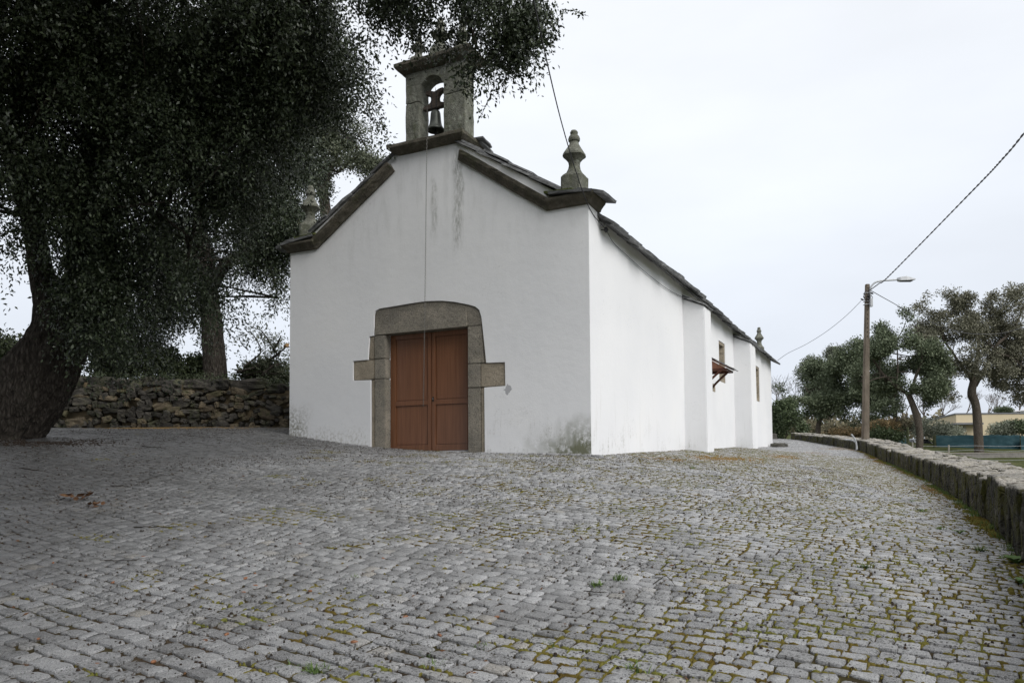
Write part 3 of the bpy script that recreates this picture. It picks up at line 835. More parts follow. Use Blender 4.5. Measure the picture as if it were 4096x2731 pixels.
# ---- moulded cornice, stone by stone
def cornice(p0, p1, n, th, name='cornice_stone'):
    p0, p1 = np.array(p0, float), np.array(p1, float)
    d = p1 - p0; L = np.linalg.norm(d); d /= L
    nrm = np.array([-d[1], d[0]]); nrm = nrm if nrm[1] > 0 else -nrm
    cuts = [0] + sorted((k + random.uniform(-.15, .15)) / n for k in range(1, n)) + [1]
    for a, b in zip(cuts[:-1], cuts[1:]):
        A, B = p0 + d * L * a + d * .004, p0 + d * L * b - d * .004
        k = 5; mb = MB(); V = []
        dz = random.uniform(-.008, .008)
        prof = [(.0, .0), (-.045, .0), (-.065, .05), (-.10, .09), (-.13, .13), (-.14, .17), (-.145, .2), (.0, .2)]
        segs = 8
        for s in range(segs + 1):
            q = A + (B - A) * s / segs
            for (px, pz) in prof:
                w_ = nrm * (pz / .2 * th)
                jx = random.uniform(-.006, .006) if px < 0 else 0
                V.append((px + jx, q[0] + w_[0], q[1] + w_[1] + dz + random.uniform(-.004, .004)))
        m = len(prof); F = []
        for s in range(segs):
            for j in range(m):
                F.append((s * m + j, s * m + (j + 1) % m, (s + 1) * m + (j + 1) % m, (s + 1) * m + j))
        F += [tuple(range(m)), tuple(range(segs * m + m - 1, segs * m - 1, -1))]
        mb.add(V, F); o = mb.build(name, MT['granite_cornice'], chapel, smooth=False)
cornice((2.70, 5.80), (.80, 4.50), 2, .2)
cornice((4.20, 5.86), (6.24, 4.50), 3, .2)
# kneelers: level stones at the corners, returning along the sides
def kneeler(ya, yb, sgn):
    lo, hi = min(ya, yb), max(ya, yb)
    prof = [(.06, .0), (-.05, .0), (-.07, .05), (-.11, .10), (-.15, .14), (-.155, .19), (.06, .19)]
    V = []
    # path: front run then mitred return
    ye = 0. if sgn < 0 else 7.
    inner = .79 if sgn < 0 else 6.25
    for (px, pz) in prof: V.append((px, inner, 4.50 + pz))
    for (px, pz) in prof: V.append((px, ye - px * (-1 if sgn > 0 else 1) * (1) if px < 0 else ye, 4.505 + pz))
    for (px, pz) in prof: V.append((.52, ye + (px if sgn < 0 else -px) if px < 0 else ye - sgn * .05, 4.49 + pz))
    # fix mitre: outer points go out on both sides
    for k, (px, pz) in enumerate(prof):
        if px < 0: V[7 + k] = (px, ye - (-px) if sgn < 0 else ye + (-px), 4.505 + pz)
        else: V[7 + k] = (.06, ye - sgn * .05, 4.505 + pz)
    F = []
    for s in range(2):
        for j in range(7):
            F.append((s * 7 + j, s * 7 + (j + 1) % 7, (s + 1) * 7 + (j + 1) % 7, (s + 1) * 7 + j))
    F += [tuple(range(7)), tuple(range(20, 13, -1))]
    mb = MB(); mb.add(V, F); mb.build('kneeler_stone', MT['granite_cornice'], chapel, bevel=.008)
kneeler(0, 0, -1); kneeler(0, 0, 1)

# ---- slates: irregular thick flakes
def slate_mesh(l, wd, th, m='slate', seed=None):
    sd_ = seed if seed is not None else random.random() * 99
    n = 12
    per = []
    for k in range(n):
        t = k / n * 4
        s = int(t); f = t - s
        c = [(-1, -1), (1, -1), (1, 1), (-1, 1)]
        a, b = c[s], c[(s + 1) % 4]
        x, y = a[0] + (b[0] - a[0]) * f, a[1] + (b[1] - a[1]) * f
        x *= 1 - .05 * random.random() - (.06 if f == 0 else 0); y *= 1 - .06 * random.random() - (.06 if f == 0 else 0)
        per.append((x * l / 2 + random.uniform(-.015, .015), y * wd / 2 + random.uniform(-.015, .015)))
    V = [(x, y, -th / 2 + random.uniform(-.004, .004)) for x, y in per] + [(x * .985, y * .98, th / 2 + random.uniform(-.006, .006)) for x, y in per]
    F = [tuple(range(n - 1, -1, -1)), tuple(range(n, 2 * n))] + [(i, (i + 1) % n, (i + 1) % n + n, i + n) for i in range(n)]
    return mesh(V, F, MT[m], False, 'slate')
def slate(par, l, wd, th, c, ex_, ey_, m='slate'):
    """slate with centre c; ex_ and ey_ are its length and width directions"""
    o = link('slate', slate_mesh(l, wd, th, m), par)
    ex_ = Vector(ex_).normalized(); ez = ex_.cross(Vector(ey_)).normalized(); ey2 = ez.cross(ex_)
    mm = Matrix.Identity(4)
    for r in range(3): mm[r][0], mm[r][1], mm[r][2], mm[r][3] = ex_[r], ey2[r], ez[r], c[r]
    o.matrix_local = mm
    return o
ROOFS = .585
mb = MB()
RX0, RX1 = .5, 23.45
mb.hexa([(RX0, -.14, 4.33), (RX1, -.14, 4.33), (RX1, 3.5, 6.42), (RX0, 3.5, 6.42), (RX0, -.14, 4.37), (RX1, -.14, 4.37), (RX1, 3.5, 6.47), (RX0, 3.5, 6.47)])
mb.hexa([(RX0, 7.14, 4.33), (RX0, 3.502, 6.42), (RX1, 3.502, 6.42), (RX1, 7.14, 4.33), (RX0, 7.14, 4.37), (RX0, 3.502, 6.47), (RX1, 3.502, 6.47), (RX1, 7.14, 4.37)])
roof = mb.build('roof', MT['slate'], chapel)
# eaves course and the course above it on the long side
for course in range(3):
    x = .56 - .1 * course
    while x < 23.5:
        l = random.uniform(.55, 1.15)
        y = (-.31, -.22, -.02)[course] + random.uniform(-.05, .04)
        wd = random.uniform(.5, .62)
        yc = y + wd / 2 * .86
        sag = .10 * math.exp(-((x - 6.8) / 3.2) ** 2) + random.uniform(-.012, .012)
        zc = 4.36 + (yc) * ROOFS + .045 + (0, .058, .075)[course] + sag
        slate(roof, l * 1.05, wd, random.uniform(.045, .07), (x + l / 2, yc, zc), (1, 0, random.uniform(-.03, .03) + .02), (0, 1, ROOFS + random.uniform(-.06, .02)))
        x += l * .97
# upper courses (not seen from the ground) as one part
V_, F_ = [], []
mbs = MB()
for course in range(3, 13):
    x = .55 + random.random() * .2
    while x < 23.3:
        l = random.uniform(.5, .9); y = -.3 + .28 * course
        for sg in (0, 1):
            def P(xx, yy, zz): return (xx, yy if sg == 0 else 7 - yy, zz)
            z0 = 4.36 + y * ROOFS + .06; z1 = z0 + .3 * ROOFS + .012
            if y + .34 < 3.55:
                c = [P(x, y, z0), P(x + l - .012, y, z0), P(x + l - .012, y + .36, z1), P(x, y + .36, z1)]
                mbs.hexa(c + [(a, b, d + .03) for a, b, d in c])
        x += l
o = mbs.build('slate_courses', MT['slate'], roof); o['kind'] = 'stuff'
# slates on the rakes of the front
def rake(y0, z0, y1, z1, n, par=chapel):
    for k in range(n):
        t = (k + .5) / n
        y, z = y0 + (y1 - y0) * t, z0 + (z1 - z0) * t
        L = math.hypot(y1 - y0, z1 - z0) / n
        slate(par, L * 1.22, .72 + random.uniform(-.04, .04), random.uniform(.035, .055), (.27, y, z + .02 + random.uniform(0, .012)), (0, y1 - y0, (z1 - z0) + .10), (1, 0, 0))
        slate(par, L * 1.0, .68, random.uniform(.025, .04), (.29, y + random.uniform(-.1, .1), z + .06 + random.uniform(0, .012)), (0, y1 - y0, (z1 - z0) + .05), (1, 0, 0))
rake(2.80, 6.205, .56, 4.825, 4)
rake(4.20, 6.205, 6.44, 4.825, 4)
for sgn, yc in ((-1, .28), (1, 6.72)):
    slate(chapel, .95, .80, .05, (.20, yc - sgn * .03, 4.735), (0, 1, sgn * -.10), (1, 0, 0))
    slate(chapel, .58, .74, .05, (.22, yc + sgn * .36, 4.715), (0, 1, sgn * -.28), (1, 0, .02))
    slate(chapel, .6, .5, .04, (.08, yc - sgn * .25, 4.79), (0, 1, sgn * -.05), (1, 0, 0), 'slate_moss')

# ---- nave wall with its two slit windows, far end
def side_wall():
    holes = [(11.52, 12.52, 2.36, 3.65), (18.74, 19.78, 2.23, 3.65), (9.1, 10.45, -.7, 2.2)]
    xs = sorted({.55, 23.3} | {h for q in holes for h in q[:2]}); zs = sorted({-.7, 4.42} | {h for q in holes for h in q[2:]})
    mb = MB(); vid = {}
    def v(x, y, z):
        k = (x, y, z)
        if k not in vid: vid[k] = len(mb.V); mb.V.append(k)
        return vid[k]
    for x0, x1 in zip(xs[:-1], xs[1:]):
        for z0, z1 in zip(zs[:-1], zs[1:]):
            cx_, cz_ = (x0 + x1) / 2, (z0 + z1) / 2
            if any(a < cx_ < b and c < cz_ < d for a, b, c, d in holes): continue
            mb.F.append((v(x0, 0, z0), v(x1, 0, z0), v(x1, 0, z1), v(x0, 0, z1)))
    for a, b, c, d in holes:
        y = .5
        mb.F += [(v(a, 0, c), v(a, 0, d), v(a, y, d), v(a, y, c)), (v(b, 0, c), v(b, y, c), v(b, y, d), v(b, 0, d)), (v(a, 0, d), v(b, 0, d), v(b, y, d), v(a, y, d)), (v(a, 0, c), v(a, y, c), v(b, y, c), v(b, 0, c)), (v(a, y, c), v(b, y, c), v(b, y, d), v(a, y, d))]
    # back and end walls
    mb.F += [(v(.55, 7, -.7), v(.55, 7, 4.42), v(23.3, 7, 4.42), v(23.3, 7, -.7)), (v(23.3, 0, -.7), v(23.3, 7, -.7), v(23.3, 7, 4.42), v(23.3, 3.5, 6.46), v(23.3, 0, 4.42))]
    me = mesh(mb.V, mb.F, MT['plaster_side'], False, 'nave_wall')
    link('nave_wall', me, chapel)
side_wall()
# the strip of side wall that belongs to the thick front wall reads as the side plaster
mb = MB(); mb.box(.004, .549, -.004, .2, -.7, 4.52); mb.build('corner_return', MT['plaster_side'], chapel)
def window(x0, x1, z0, z1):
    mb = MB(); mb.box(x0 + .1, x1 - .1, .40, .42, z0 + .1, z1 - .1); wn = mb.build('window', MT['dark_glass'], chapel)
    n = 4; zz = np.linspace(z0, z1, n + 1)
    for xa, xb, xs in ((x0 + .01, x0 + .10, .20), (x1 - .10, x1 - .01, -.20)):
        for a, b in zip(zz[:-1], zz[1:]):
            mb = MB()
            e = random.uniform(0, .012)
            inn = xb + xs * .3 if xs > 0 else xa + xs * .3
            outx = x0 + .008 if xs > 0 else x1 - .008
            f0 = x0 + .12 + e if xs > 0 else x1 - .12 - e
            b0 = x0 + .30 if xs > 0 else x1 - .30
            mb.hexa([(outx, .012, a + .004), (f0, .012, a + .004), (b0, .39, a + .004), (outx, .39, a + .004), (outx, .012, b - .004), (f0, .012, b - .004), (b0, .39, b - .004), (outx, .39, b - .004)])
            mb.build('frame_stone', MT['granite_warm'], wn, bevel=.012)
    for a, b in ((z0 + .006, z0 + .11), (z1 - .11, z1 - .006)):
        mb = MB(); mb.box(x0 + .14, x1 - .14, .014, .38, a, b); mb.build('frame_stone', MT['granite_warm'], wn, bevel=.01)
window(11.52, 12.52, 2.36, 3.65); window(18.74, 19.78, 2.23, 3.65)
# side door with stone surround under a slated wooden canopy
mb = MB(); mb.box(9.25, 10.3, .2, .25, -.5, 2.05); sdr = mb.build('side_door', MT['door_wood'], chapel)
for a, b, c, d in ((9.11, 9.24, -.6, 2.19), (10.31, 10.44, -.6, 2.19)):
    mb = MB(); mb.box(a, b, .01, .45, c, d); mb.build('jamb_stone', MT['granite_warm'], sdr, bevel=.012)
mb = MB(); mb.box(10.45, 10.86, -.006, .1, 1.93, 2.21); mb.build('quoin_block', MT['granite_warm'], chapel, bevel=.02)
can = MB(); can.hexa([(9.0, .0, 2.88), (9.95, .0, 2.88), (9.95, -.74, 2.46), (9.0, -.74, 2.46), (9.0, .0, 2.90), (9.95, .0, 2.90), (9.95, -.74, 2.485), (9.0, -.74, 2.485)])
cn = can.build('canopy', MT['canopy_soffit'], chapel)
for x in (9.02, 9.87):
    mb = MB(); mb.hexa([(x, 0, 2.50), (x + .07, 0, 2.50), (x + .07, -.82, 2.27), (x, -.82, 2.27), (x, 0, 2.859), (x + .07, 0, 2.859), (x + .07, -.9, 2.356), (x, -.9, 2.356)]) if False else mb.box(x, x + .06, -.70, 0, 2.40, 2.462)
    mb.build('canopy_beam', MT['canopy_wood'], cn, bevel=.006)
    arc = [(x + .03, -.02 - .52 * t, 1.86 + .55 * t ** .75) for t in np.linspace(0, 1, 8)]
    mb = MB(); mb.tube(arc, .034, 6); mb.build('bracket', MT['canopy_wood'], cn)
    mb = MB(); mb.prism([(-.02, 2.464), (-.66, 2.464), (-.02, 2.86)], x + .012, x + .05); mb.build('gable_board', MT['canopy_soffit'], cn)
mb = MB(); mb.box(9.0, 9.95, -.71, -.65, 2.405, 2.455); mb.build('canopy_beam', MT['canopy_wood'], cn)
for r in range(4):
    x = 8.93
    while x < 9.9:
        l = random.uniform(.3, .42); y = -.84 + r * .21
        slate(cn, l * 1.03, .30, .02, (x + l / 2, y + .10, 2.475 + (y + .10 + .74) * .56 + .03 + .005 * r), (1, 0, 0), (0, 1, .50))
        x += l
# ---- buttresses with slate caps
for bx0, bx1, ztop in ((6.9, 7.72, 4.10), (14.04, 15.2, 4.12)):
    mb = MB()
    mb.hexa([(bx0, .02, -.7), (bx1, .02, -.7), (bx1 + .0, -.585, -.7), (bx0, -.585, -.7), (bx0 + .02, .02, ztop), (bx1 - .02, .02, ztop), (bx1 - .02, -.555, ztop - .25), (bx0 + .02, -.555, ztop - .25)])
    bt = mb.build('buttress', MT['plaster_side'], chapel, bevel=.02)
    for k in range(3):
        wd = (bx1 - bx0 + .16) / 3
        slate(bt, .72, wd * 1.06, .03, (bx0 - .06 + wd * (k + .5), -.29, ztop - .10 + random.uniform(0, .02)), (0, -1, -.42), (1, 0, 0))
    slate(bt, .4, bx1 - bx0 + .1, .03, ((bx0 + bx1) / 2, -.06, ztop + .05), (0, -1, -.42), (1, 0, 0))

# ---- belfry
bel = MB()
bf = empty('belfry', (0, 0, 0), 0, parent=chapel)
def slab(name, x0, x1, y0, y1, z0, z1, z2, over, m='granite_cornice', par=bf):
    """moulded cap: lower edge set back by over, upper edge full"""
    mb = MB()
    L0 = [(x0 + over, y0 + over), (x1 - over, y0 + over), (x1 - over, y1 - over), (x0 + over, y1 - over)]
    L1 = [(x0 + over * .35, y0 + over * .35), (x1 - over * .35, y0 + over * .35), (x1 - over * .35, y1 - over * .35), (x0 + over * .35, y1 - over * .35)]
    L2 = [(x0, y0), (x1, y0), (x1, y1), (x0, y1)]
    zs = [(L0, z0), (L1, (z0 + z1) / 2 - .01), (L2, z1), (L2, z2)]
    V = [(a, b, z) for L, z in zs for a, b in L]
    F = [(3, 2, 1, 0), (12, 13, 14, 15)]
    for s in range(3):
        for j in range(4): F.append((s * 4 + j, s * 4 + (j + 1) % 4, s * 4 + 4 + (j + 1) % 4, s * 4 + 4 + j))
    mb.add(V, F)
    o = mb.build(name, MT[m], par, bevel=.0)
    me = o.data; bm = bmesh.new(); bm.from_mesh(me)
    bmesh.ops.subdivide_edges(bm, edges=bm.edges[:], cuts=5, use_grid_fill=True)
    for v in bm.verts:
        v.co += v.normal * (mnoise.noise(v.co * 6) * .016 + mnoise.noise(v.co * 17) * .007)
    bm.to_mesh(me); bm.free()
    return o
slab('lower_cap', -.19, .75, 2.50, 4.29, 6.13, 6.27, 6.33, .24)
PX0, PX1 = .03, .40
OY0, OY1 = 3.06, 3.64           # opening between the pillars
PY0, PY1 = 2.565, 3.97
def rough_prism(name, poly, x0, x1, m, amp=.012, par=bf, cuts=6):
    mb = MB(); mb.prism(poly, x0, x1)
    o = mb.build(name, MT[m], par)
    bm = bmesh.new(); bm.from_mesh(o.data)
    bmesh.ops.triangulate(bm, faces=[f for f in bm.faces if len(f.verts) > 4])
    bmesh.ops.subdivide_edges(bm, edges=[e for e in bm.edges if e.calc_length() > .12], cuts=cuts, use_grid_fill=True)
    bmesh.ops.bevel(bm, geom=[e for e in bm.edges if e.is_manifold and e.calc_face_angle(0) > 1.0], offset=.012, segments=1, affect='EDGES')
    for v in bm.verts:
        v.co += v.normal * (mnoise.noise(v.co * 9) * amp + mnoise.noise(v.co * 28) * amp * .6)
    bm.to_mesh(o.data); bm.free()
    return o
rough_prism('pillar_stone', [(PY0, 6.33), (OY0, 6.33), (OY0, 7.20), (PY0, 7.20)], PX0, PX1, 'granite_lichen')
rough_prism('pillar_stone', [(OY1, 6.33), (PY1, 6.33), (PY1, 7.20), (OY1, 7.20)], PX0, PX1, 'granite_lichen')
ac, ar = (OY0 + OY1) / 2, (OY1 - OY0) / 2
arch = [(PY0, 7.207), (OY0, 7.207), (OY0, 7.38)] + [(ac - ar * math.cos(a), 7.38 + ar * math.sin(a)) for a in np.linspace(.25, math.pi - .25, 9)] + [(OY1, 7.38), (OY1, 7.207), (PY1, 7.207), (PY1, 7.83), (PY0, 7.83)]
rough_prism('arch_stone', arch, PX0, PX1, 'granite_lichen', cuts=3)
slab('upper_cap', -.13, .66, 2.38, 4.15, 7.82, 7.96, 8.02, .18)
slate(bf, .7, .5, .03, (.72, 2.74, 6.30), (0, 1, .1), (1, 0, -.12)); slate(bf, .55, .5, .03, (.60, 2.62, 6.34), (0, 1, .05), (1, 0, -.1))
slate(bf, .8, .5, .03, (.9, 3.4, 6.40), (0, 1, .0), (1, 0, -.12))

def finial(name, base, h, wd, par, rz=0., base_h=.31, m='granite_lichen', seed=1):
    """square-section pinnacle: plinth, waist, bulging body, taper, knob, tip"""
    prof = [(0, .50, 9), (base_h - .02, .50, 9), (base_h, .46, 6), (base_h + .04, .36, 3), (base_h + .10, .27, 2.4), (base_h + .165, .235, 2.3), (base_h + .22, .27, 2.3), (base_h + .275, .40, 2.6), (base_h + .30, .485, 3), (base_h + .33, .47, 3), (base_h + .36, .42, 2.6), (base_h + .42, .30, 2.4), (base_h + .48, .215, 2.2), (base_h + .515, .195, 2), (base_h + .53, .25, 2), (base_h + .56, .265, 2), (base_h + .595, .23, 2), (base_h + .62, .16, 2), (base_h + .66, .175, 2), (base_h + .69, .12, 2)]
    tot = prof[-1][0]
    n = 28; V = []; a = np.linspace(0, 2 * np.pi, n, endpoint=False)
    for z, r, p in prof:
        c, s = np.cos(a), np.sin(a)
        q = (np.abs(c) ** p + np.abs(s) ** p) ** (-1 / p)
        for x, y in zip(c * q * r * wd, s * q * r * wd):
            v = Vector((x, y, z / tot * h))
            j = mnoise.noise(v * 16 + Vector((seed, 0, 0))) * .012 + mnoise.noise(v * 40 + Vector((seed, 3, 0))) * .006
            V.append((x * (1 + j * 3), y * (1 + j * 3), v.z + j * .5))
    F = [(i * n + k, i * n + (k + 1) % n, (i + 1) * n + (k + 1) % n, (i + 1) * n + k) for i in range(len(prof) - 1) for k in range(n)]
    F += [tuple(range(n - 1, -1, -1)), tuple(range((len(prof) - 1) * n, len(prof) * n))]
    o = link(name, mesh(V, F, MT[m], False, name), par)
    o.location = base; o.rotation_euler = (0, 0, rz)
    return o
finial('finial', (.25, .36, 4.76), 1.26, .42, chapel, .0, seed=1)
finial('finial', (.30, 6.70, 4.76), 1.30, .42, chapel, .5, seed=2)
finial('finial', (22.3, .34, 4.45), 1.29, .40, chapel, .1, seed=3)
finial('finial', (.26, 3.80, 8.0), .72, .30, bf, .3, seed=4)
finial('finial', (.26, 3.27, 8.0), .95, .36, bf, .0, seed=5)
finial('finial', (.26, 2.74, 8.0), .72, .30, bf, .3, seed=6)
# footing stones that stick out of the ground at the far end
for k, (x, y, s) in enumerate(((22.9, -.32, .20), (22.1, -.22, .15), (23.5, -.45, .15))):
    V, F = rock(s * 1.3, s, s * .62, 4, .07, .6, 40 + k, 2.5)
    p = wor(x, y, 0)
    o = link('boulder', mesh(V, F, MT['field_stone'], False, 'boulder')); o.location = (p[0], p[1], h1(p[0], p[1]) + s * .28); o.rotation_euler = (0, 0, k * 1.3)
    tag(o, ('largest grey boulder at the far corner of the chapel', 'flat grey boulder nearest the far buttress', 'small grey boulder beyond the far corner of the chapel')[k], 'boulder', 'boulders at the far end of the chapel')

# ---- bell with its wooden yoke (hangs in the belfry), pull chain
bellroot = empty('bell', tuple(wor(.20, 3.35, 6.5)), RZ, 'small bronze bell hanging from a wooden yoke in the belfry', 'bell')
prof = [(.0, .42), (.05, .42), (.085, .40), (.10, .36), (.105, .30), (.112, .22), (.122, .15), (.14, .09), (.165, .05), (.178, .03), (.178, .0), (.165, .0), (.13, .06), (.0, .3)]
n = 24; a = np.linspace(0, 2 * np.pi, n, endpoint=False)
V = [(r * math.cos(t), r * math.sin(t), z + .10) for r, z in prof for t in a]
F = [(i * n + k, i * n + (k + 1) % n, (i + 1) * n + (k + 1) % n, (i + 1) * n + k) for i in range(len(prof) - 1) for k in range(n)]
link('bell_body', mesh(V, F, MT['bronze'], True, 'bell_body'), bellroot)
mb = MB(); mb.tube([(0, 0, .32), (0, 0, .08)], .012, 8); mb.tube([(0, 0, .12), (0, 0, .085), (0, 0, .03), (0, 0, .0)], [.012, .03, .03, .01], 10); mb.build('clapper', MT['iron'], bellroot)
mb = MB(); mb.tube([(0, -.05, .52), (0, -.05, .56), (0, .05, .56), (0, .05, .52)], .015, 6); mb.box(-.03, .03, -.04, .04, .50, .57); mb.build('crown_loop', MT['iron'], bellroot)
yk = [(-.27, .55), (.27, .55), (.27, .63), (.16, .65), (.09, .71), (.085, .78), (.13, .84), (.22, .87), (.20, .95), (.10, .94), (0, .90), (-.10, .94), (-.20, .95), (-.22, .87), (-.13, .84), (-.085, .78), (-.09, .71), (-.16, .65), (-.27, .63)]
mb = MB(); mb.prism(yk, -.05, .05); mb.build('yoke', MT['old_wood'], bellroot, bevel=.012)
mb = MB()
for y in (-.05, .06): mb.box(-.056, .056, y - .012, y + .012, .545, .90)
mb.build('yoke_strap', MT['iron'], bellroot)
mb = MB(); mb.tube([(0, 0, .90), (0, 0, 1.0)], [.008, .003], 6); mb.build('yoke_spike', MT['iron'], bellroot)
path = spline([wor(.12, 3.50, 7.08), wor(-.02, 3.40, 6.65), wor(-.215, 3.275, 6.36), wor(-.235, 3.285, 6.0), wor(-.235, 3.33, 3.2), wor(-.235, 3.375, .95)], 400)
seg = np.concatenate([[0], np.cumsum(np.linalg.norm(np.diff(path, axis=0), axis=1))])
mb = MB(); s = 0; k = 0
ring = np.linspace(0, 2 * np.pi, 8, endpoint=False)
while s < seg[-1]:
    p = np.array([np.interp(s, seg, path[:, i]) for i in range(3)]); p2 = np.array([np.interp(min(s + .02, seg[-1]), seg, path[:, i]) for i in range(3)])
    d = (p2 - p); d /= np.linalg.norm(d) + 1e-9
    a_ = np.cross(d, SD if k % 2 else FD); a_ /= np.linalg.norm(a_)
    c_ = [p + d * .024 * math.cos(t) + a_ * .0105 * math.sin(t) for t in ring]
    V, F = tube(c_ + [c_[0]], .0032, 4, False)
    mb.add(V, F); s += .039; k += 1
o = mb.build('bell_chain', MT['chain_steel']); tag(o, 'thin steel pull chain hanging from the bell down over the door', 'chain')

# ================================================================== RUBBLE WALL on the left
wallL = empty('rubble_wall', (-10, 19.4, h1(-10, 19.2)), 0, 'dark mossy rubble stone wall behind the big oak', 'wall')
def wtop(x): return 3.74 - .035 * (x + 11.7) if x < -6.6 else 3.56 - .10 * (x + 6.6)
nx = 90; xs = np.linspace(-17.5, -3.4, nx); V = []; F = []
for i, x in enumerate(xs):
    zb = h1(x, 19) - .4; zt = wtop(x) - .17
    for j in range(11):
        z = zb + (zt - zb) * j / 10
        V.append((x, 19.06 + .05 * mnoise.noise(Vector((x * 2.3, 0, z * 2.3))) + .03 * mnoise.noise(Vector((x * 7, 5, z * 7))), z))
    V.append((x, 19.75, zt)); V.append((x, 19.75, zb))
for i in range(nx - 1):
    for j in range(12):
        F.append((i * 13 + j, (i + 1) * 13 + j, (i + 1) * 13 + j + 1, i * 13 + j + 1))
me = mesh(V, F, MT['mortar_earth'], True, 'earth_core')
inv = Matrix.Translation(-wallL.location)
o = link('earth_core', me, wallL); o.matrix_local = inv
rv = [[mesh(*rock(1, 1, 1, 3, .30, .85, 100 + k, 1.3), MT[mm], False, 'stone') for k in range(9)] for mm in ('rubble_stone', 'rubble_stone_ochre')]
z = 0.
cnt = 0
rows = [.20, .15, .20, .13, .17, .12, .14, .12]
for x0 in (0,):
    zoff = 0
    for ri, rh in enumerate(rows):
        x = -13.6 + random.random() * .3
        while x < -3.7:
            big = random.random() < .25
            l = random.uniform(.10, .28) * (1.9 if big else 1)
            zb = h1(x, 19) - .04
            hh = wtop(x) - .30 - zb
            zc = zb + hh * (zoff + rh / 2) / sum(rows) + random.uniform(-.06, .06)
            ochre = random.random() < (.22 if x < -7.2 else .5)
            if random.random() < (.93 if x < -7.0 else .75):
                o = link('stone', rv[1 if ochre else 0][random.randrange(9)], wallL)
                hs = hh * rh / sum(rows) * random.uniform(.36, .68) * (1.5 if big else 1)
                o.location = (x + l / 2 + 10, 19.03 - 19.4 + random.uniform(-.02, .035), zc - wallL.location.z)
                o.scale = (l / 2 * random.uniform(.85, 1.05), .13, hs)
                o.rotation_euler = (random.uniform(-.15, .15), random.uniform(-.45, .45), random.uniform(-.15, .15))
            x += l * .98
        zoff += rh
x = -14.
while x < -3.6:     # cap stones
    l = random.uniform(.5, 1.05) if x < -6.8 else random.uniform(.3, .6)
    o = link('cap_stone', rv[0][random.randrange(9)], wallL)
    hs = random.uniform(.15, .22) if x < -6.8 else random.uniform(.09, .14)
    o.location = (x + l / 2 + 10, -.05 + random.uniform(-.06, .04), wtop(x + l / 2) - .16 - wallL.location.z + random.uniform(-.03, .03))
    o.scale = (l / 2 * .99, .36, hs); o.rotation_euler = (random.uniform(-.12, .05), random.uniform(-.09, .09), random.uniform(-.12, .12))
    x += l * .95

# ================================================================== LOW WALL on the right
cumw = np.concatenate([[0], np.cumsum(np.linalg.norm(np.diff(WALL, axis=0), axis=1))])
Wf = spline(WALL, 400); cum2 = np.concatenate([[0], np.cumsum(np.linalg.norm(np.diff(Wf, axis=0), axis=1))])
def wall_at(s):
    p = np.array([np.interp(s, cum2, Wf[:, 0]), np.interp(s, cum2, Wf[:, 1])])
    q = np.array([np.interp(s + .05, cum2, Wf[:, 0]), np.interp(s + .05, cum2, Wf[:, 1])])
    d = q - p; d /= np.linalg.norm(d) + 1e-9
    return p, d, np.interp(p[1], WALL[:, 1], WALLH)
lw = empty('low_wall', (6.08, 10.1, h1(6.08, 10.1)), 0, 'low mossy stone wall with a rough flat top along the right edge of the courtyard', 'wall')
TH = .95
s = .6
while s < cum2[-1] - .4:
    y_here = wall_at(s)[0][1]
    l = random.choice((random.uniform(.25, .45), random.uniform(.5, .95))) if y_here < 22 else random.uniform(.7, 1.2)
    p, d, hgt = wall_at(s + l / 2)
    nrm = np.array([d[1], -d[0]])                # outwards, to the right
    zg = h1(p[0], p[1])
    widths = [random.uniform(.36, .5)]
    widths.append(random.uniform(.2, TH - widths[0] - .15)); widths.append(TH - sum(widths))
    off = 0
    for k, wd in enumerate(widths):
        ll = l * random.choice((.975, .99, 1.0, 1.0))
        near_ = y_here < 16
        V, Fq = rock(ll / 2, wd / 2, (hgt + .35) / 2, (11 if k == 0 else 9) if near_ else 5, .034 if near_ else .025, .22, random.random() * 200, 4.5)
        # ragged broken upper edge
        for v in V:
            if v[2] > (hgt + .35) / 2 * .6:
                v[2] += .028 * mnoise.noise(Vector((v[0] * 7 + s * 3, v[1] * 7 + k * 5, s))) + .012 * mnoise.noise(Vector((v[0] * 23 + s, v[1] * 23, k)))
        o = link('wall_stone' if k == 0 else 'cap_stone', mesh(V, Fq, MT['low_wall'], True, 'wall_stone'), lw)
        c = p + nrm * (off + wd / 2 + random.uniform(-.02, .03)) + d * random.uniform(-.05, .05) * (k > 0)
        o.location = (c[0] - lw.location.x, c[1] - lw.location.y, zg + (hgt - .35) / 2 - lw.location.z + random.uniform(-.028, .022))
        sl = (wall_at(s + l)[0], wall_at(s)[0])
        pitch = -math.atan2(h1(*sl[0]) - h1(*sl[1]), l)
        o.rotation_euler = (random.uniform(-.02, .02), pitch + random.uniform(-.015, .015), math.atan2(d[1], d[0]) + random.uniform(-.015, .015))
        off += wd
    s += l
# end of the wall: tumbled stones by the path
for k, (x, y, sz) in enumerate(((14.6, 43.2, .45), (13.9, 43.0, .4), (13.3, 43.4, .35), (12.9, 44.2, .5))):
    V, F = rock(sz, sz * .7, sz * .5, 4, .1, .6, 60 + k, 2)
    o = link('loose_stone', mesh(V, F, MT['field_stone'], False, 'loose_stone')); o.location = (x, y, h1(x, y) + sz * .22); o.rotation_euler = (0, 0, k)
    tag(o, ('loose stone touching the far end of the low wall', 'second loose stone from the far end of the low wall', 'third loose stone from the far end of the low wall', 'loose stone nearest the chapel beyond the low wall')[k], 'stone', 'tumbled stones beyond the low wall')

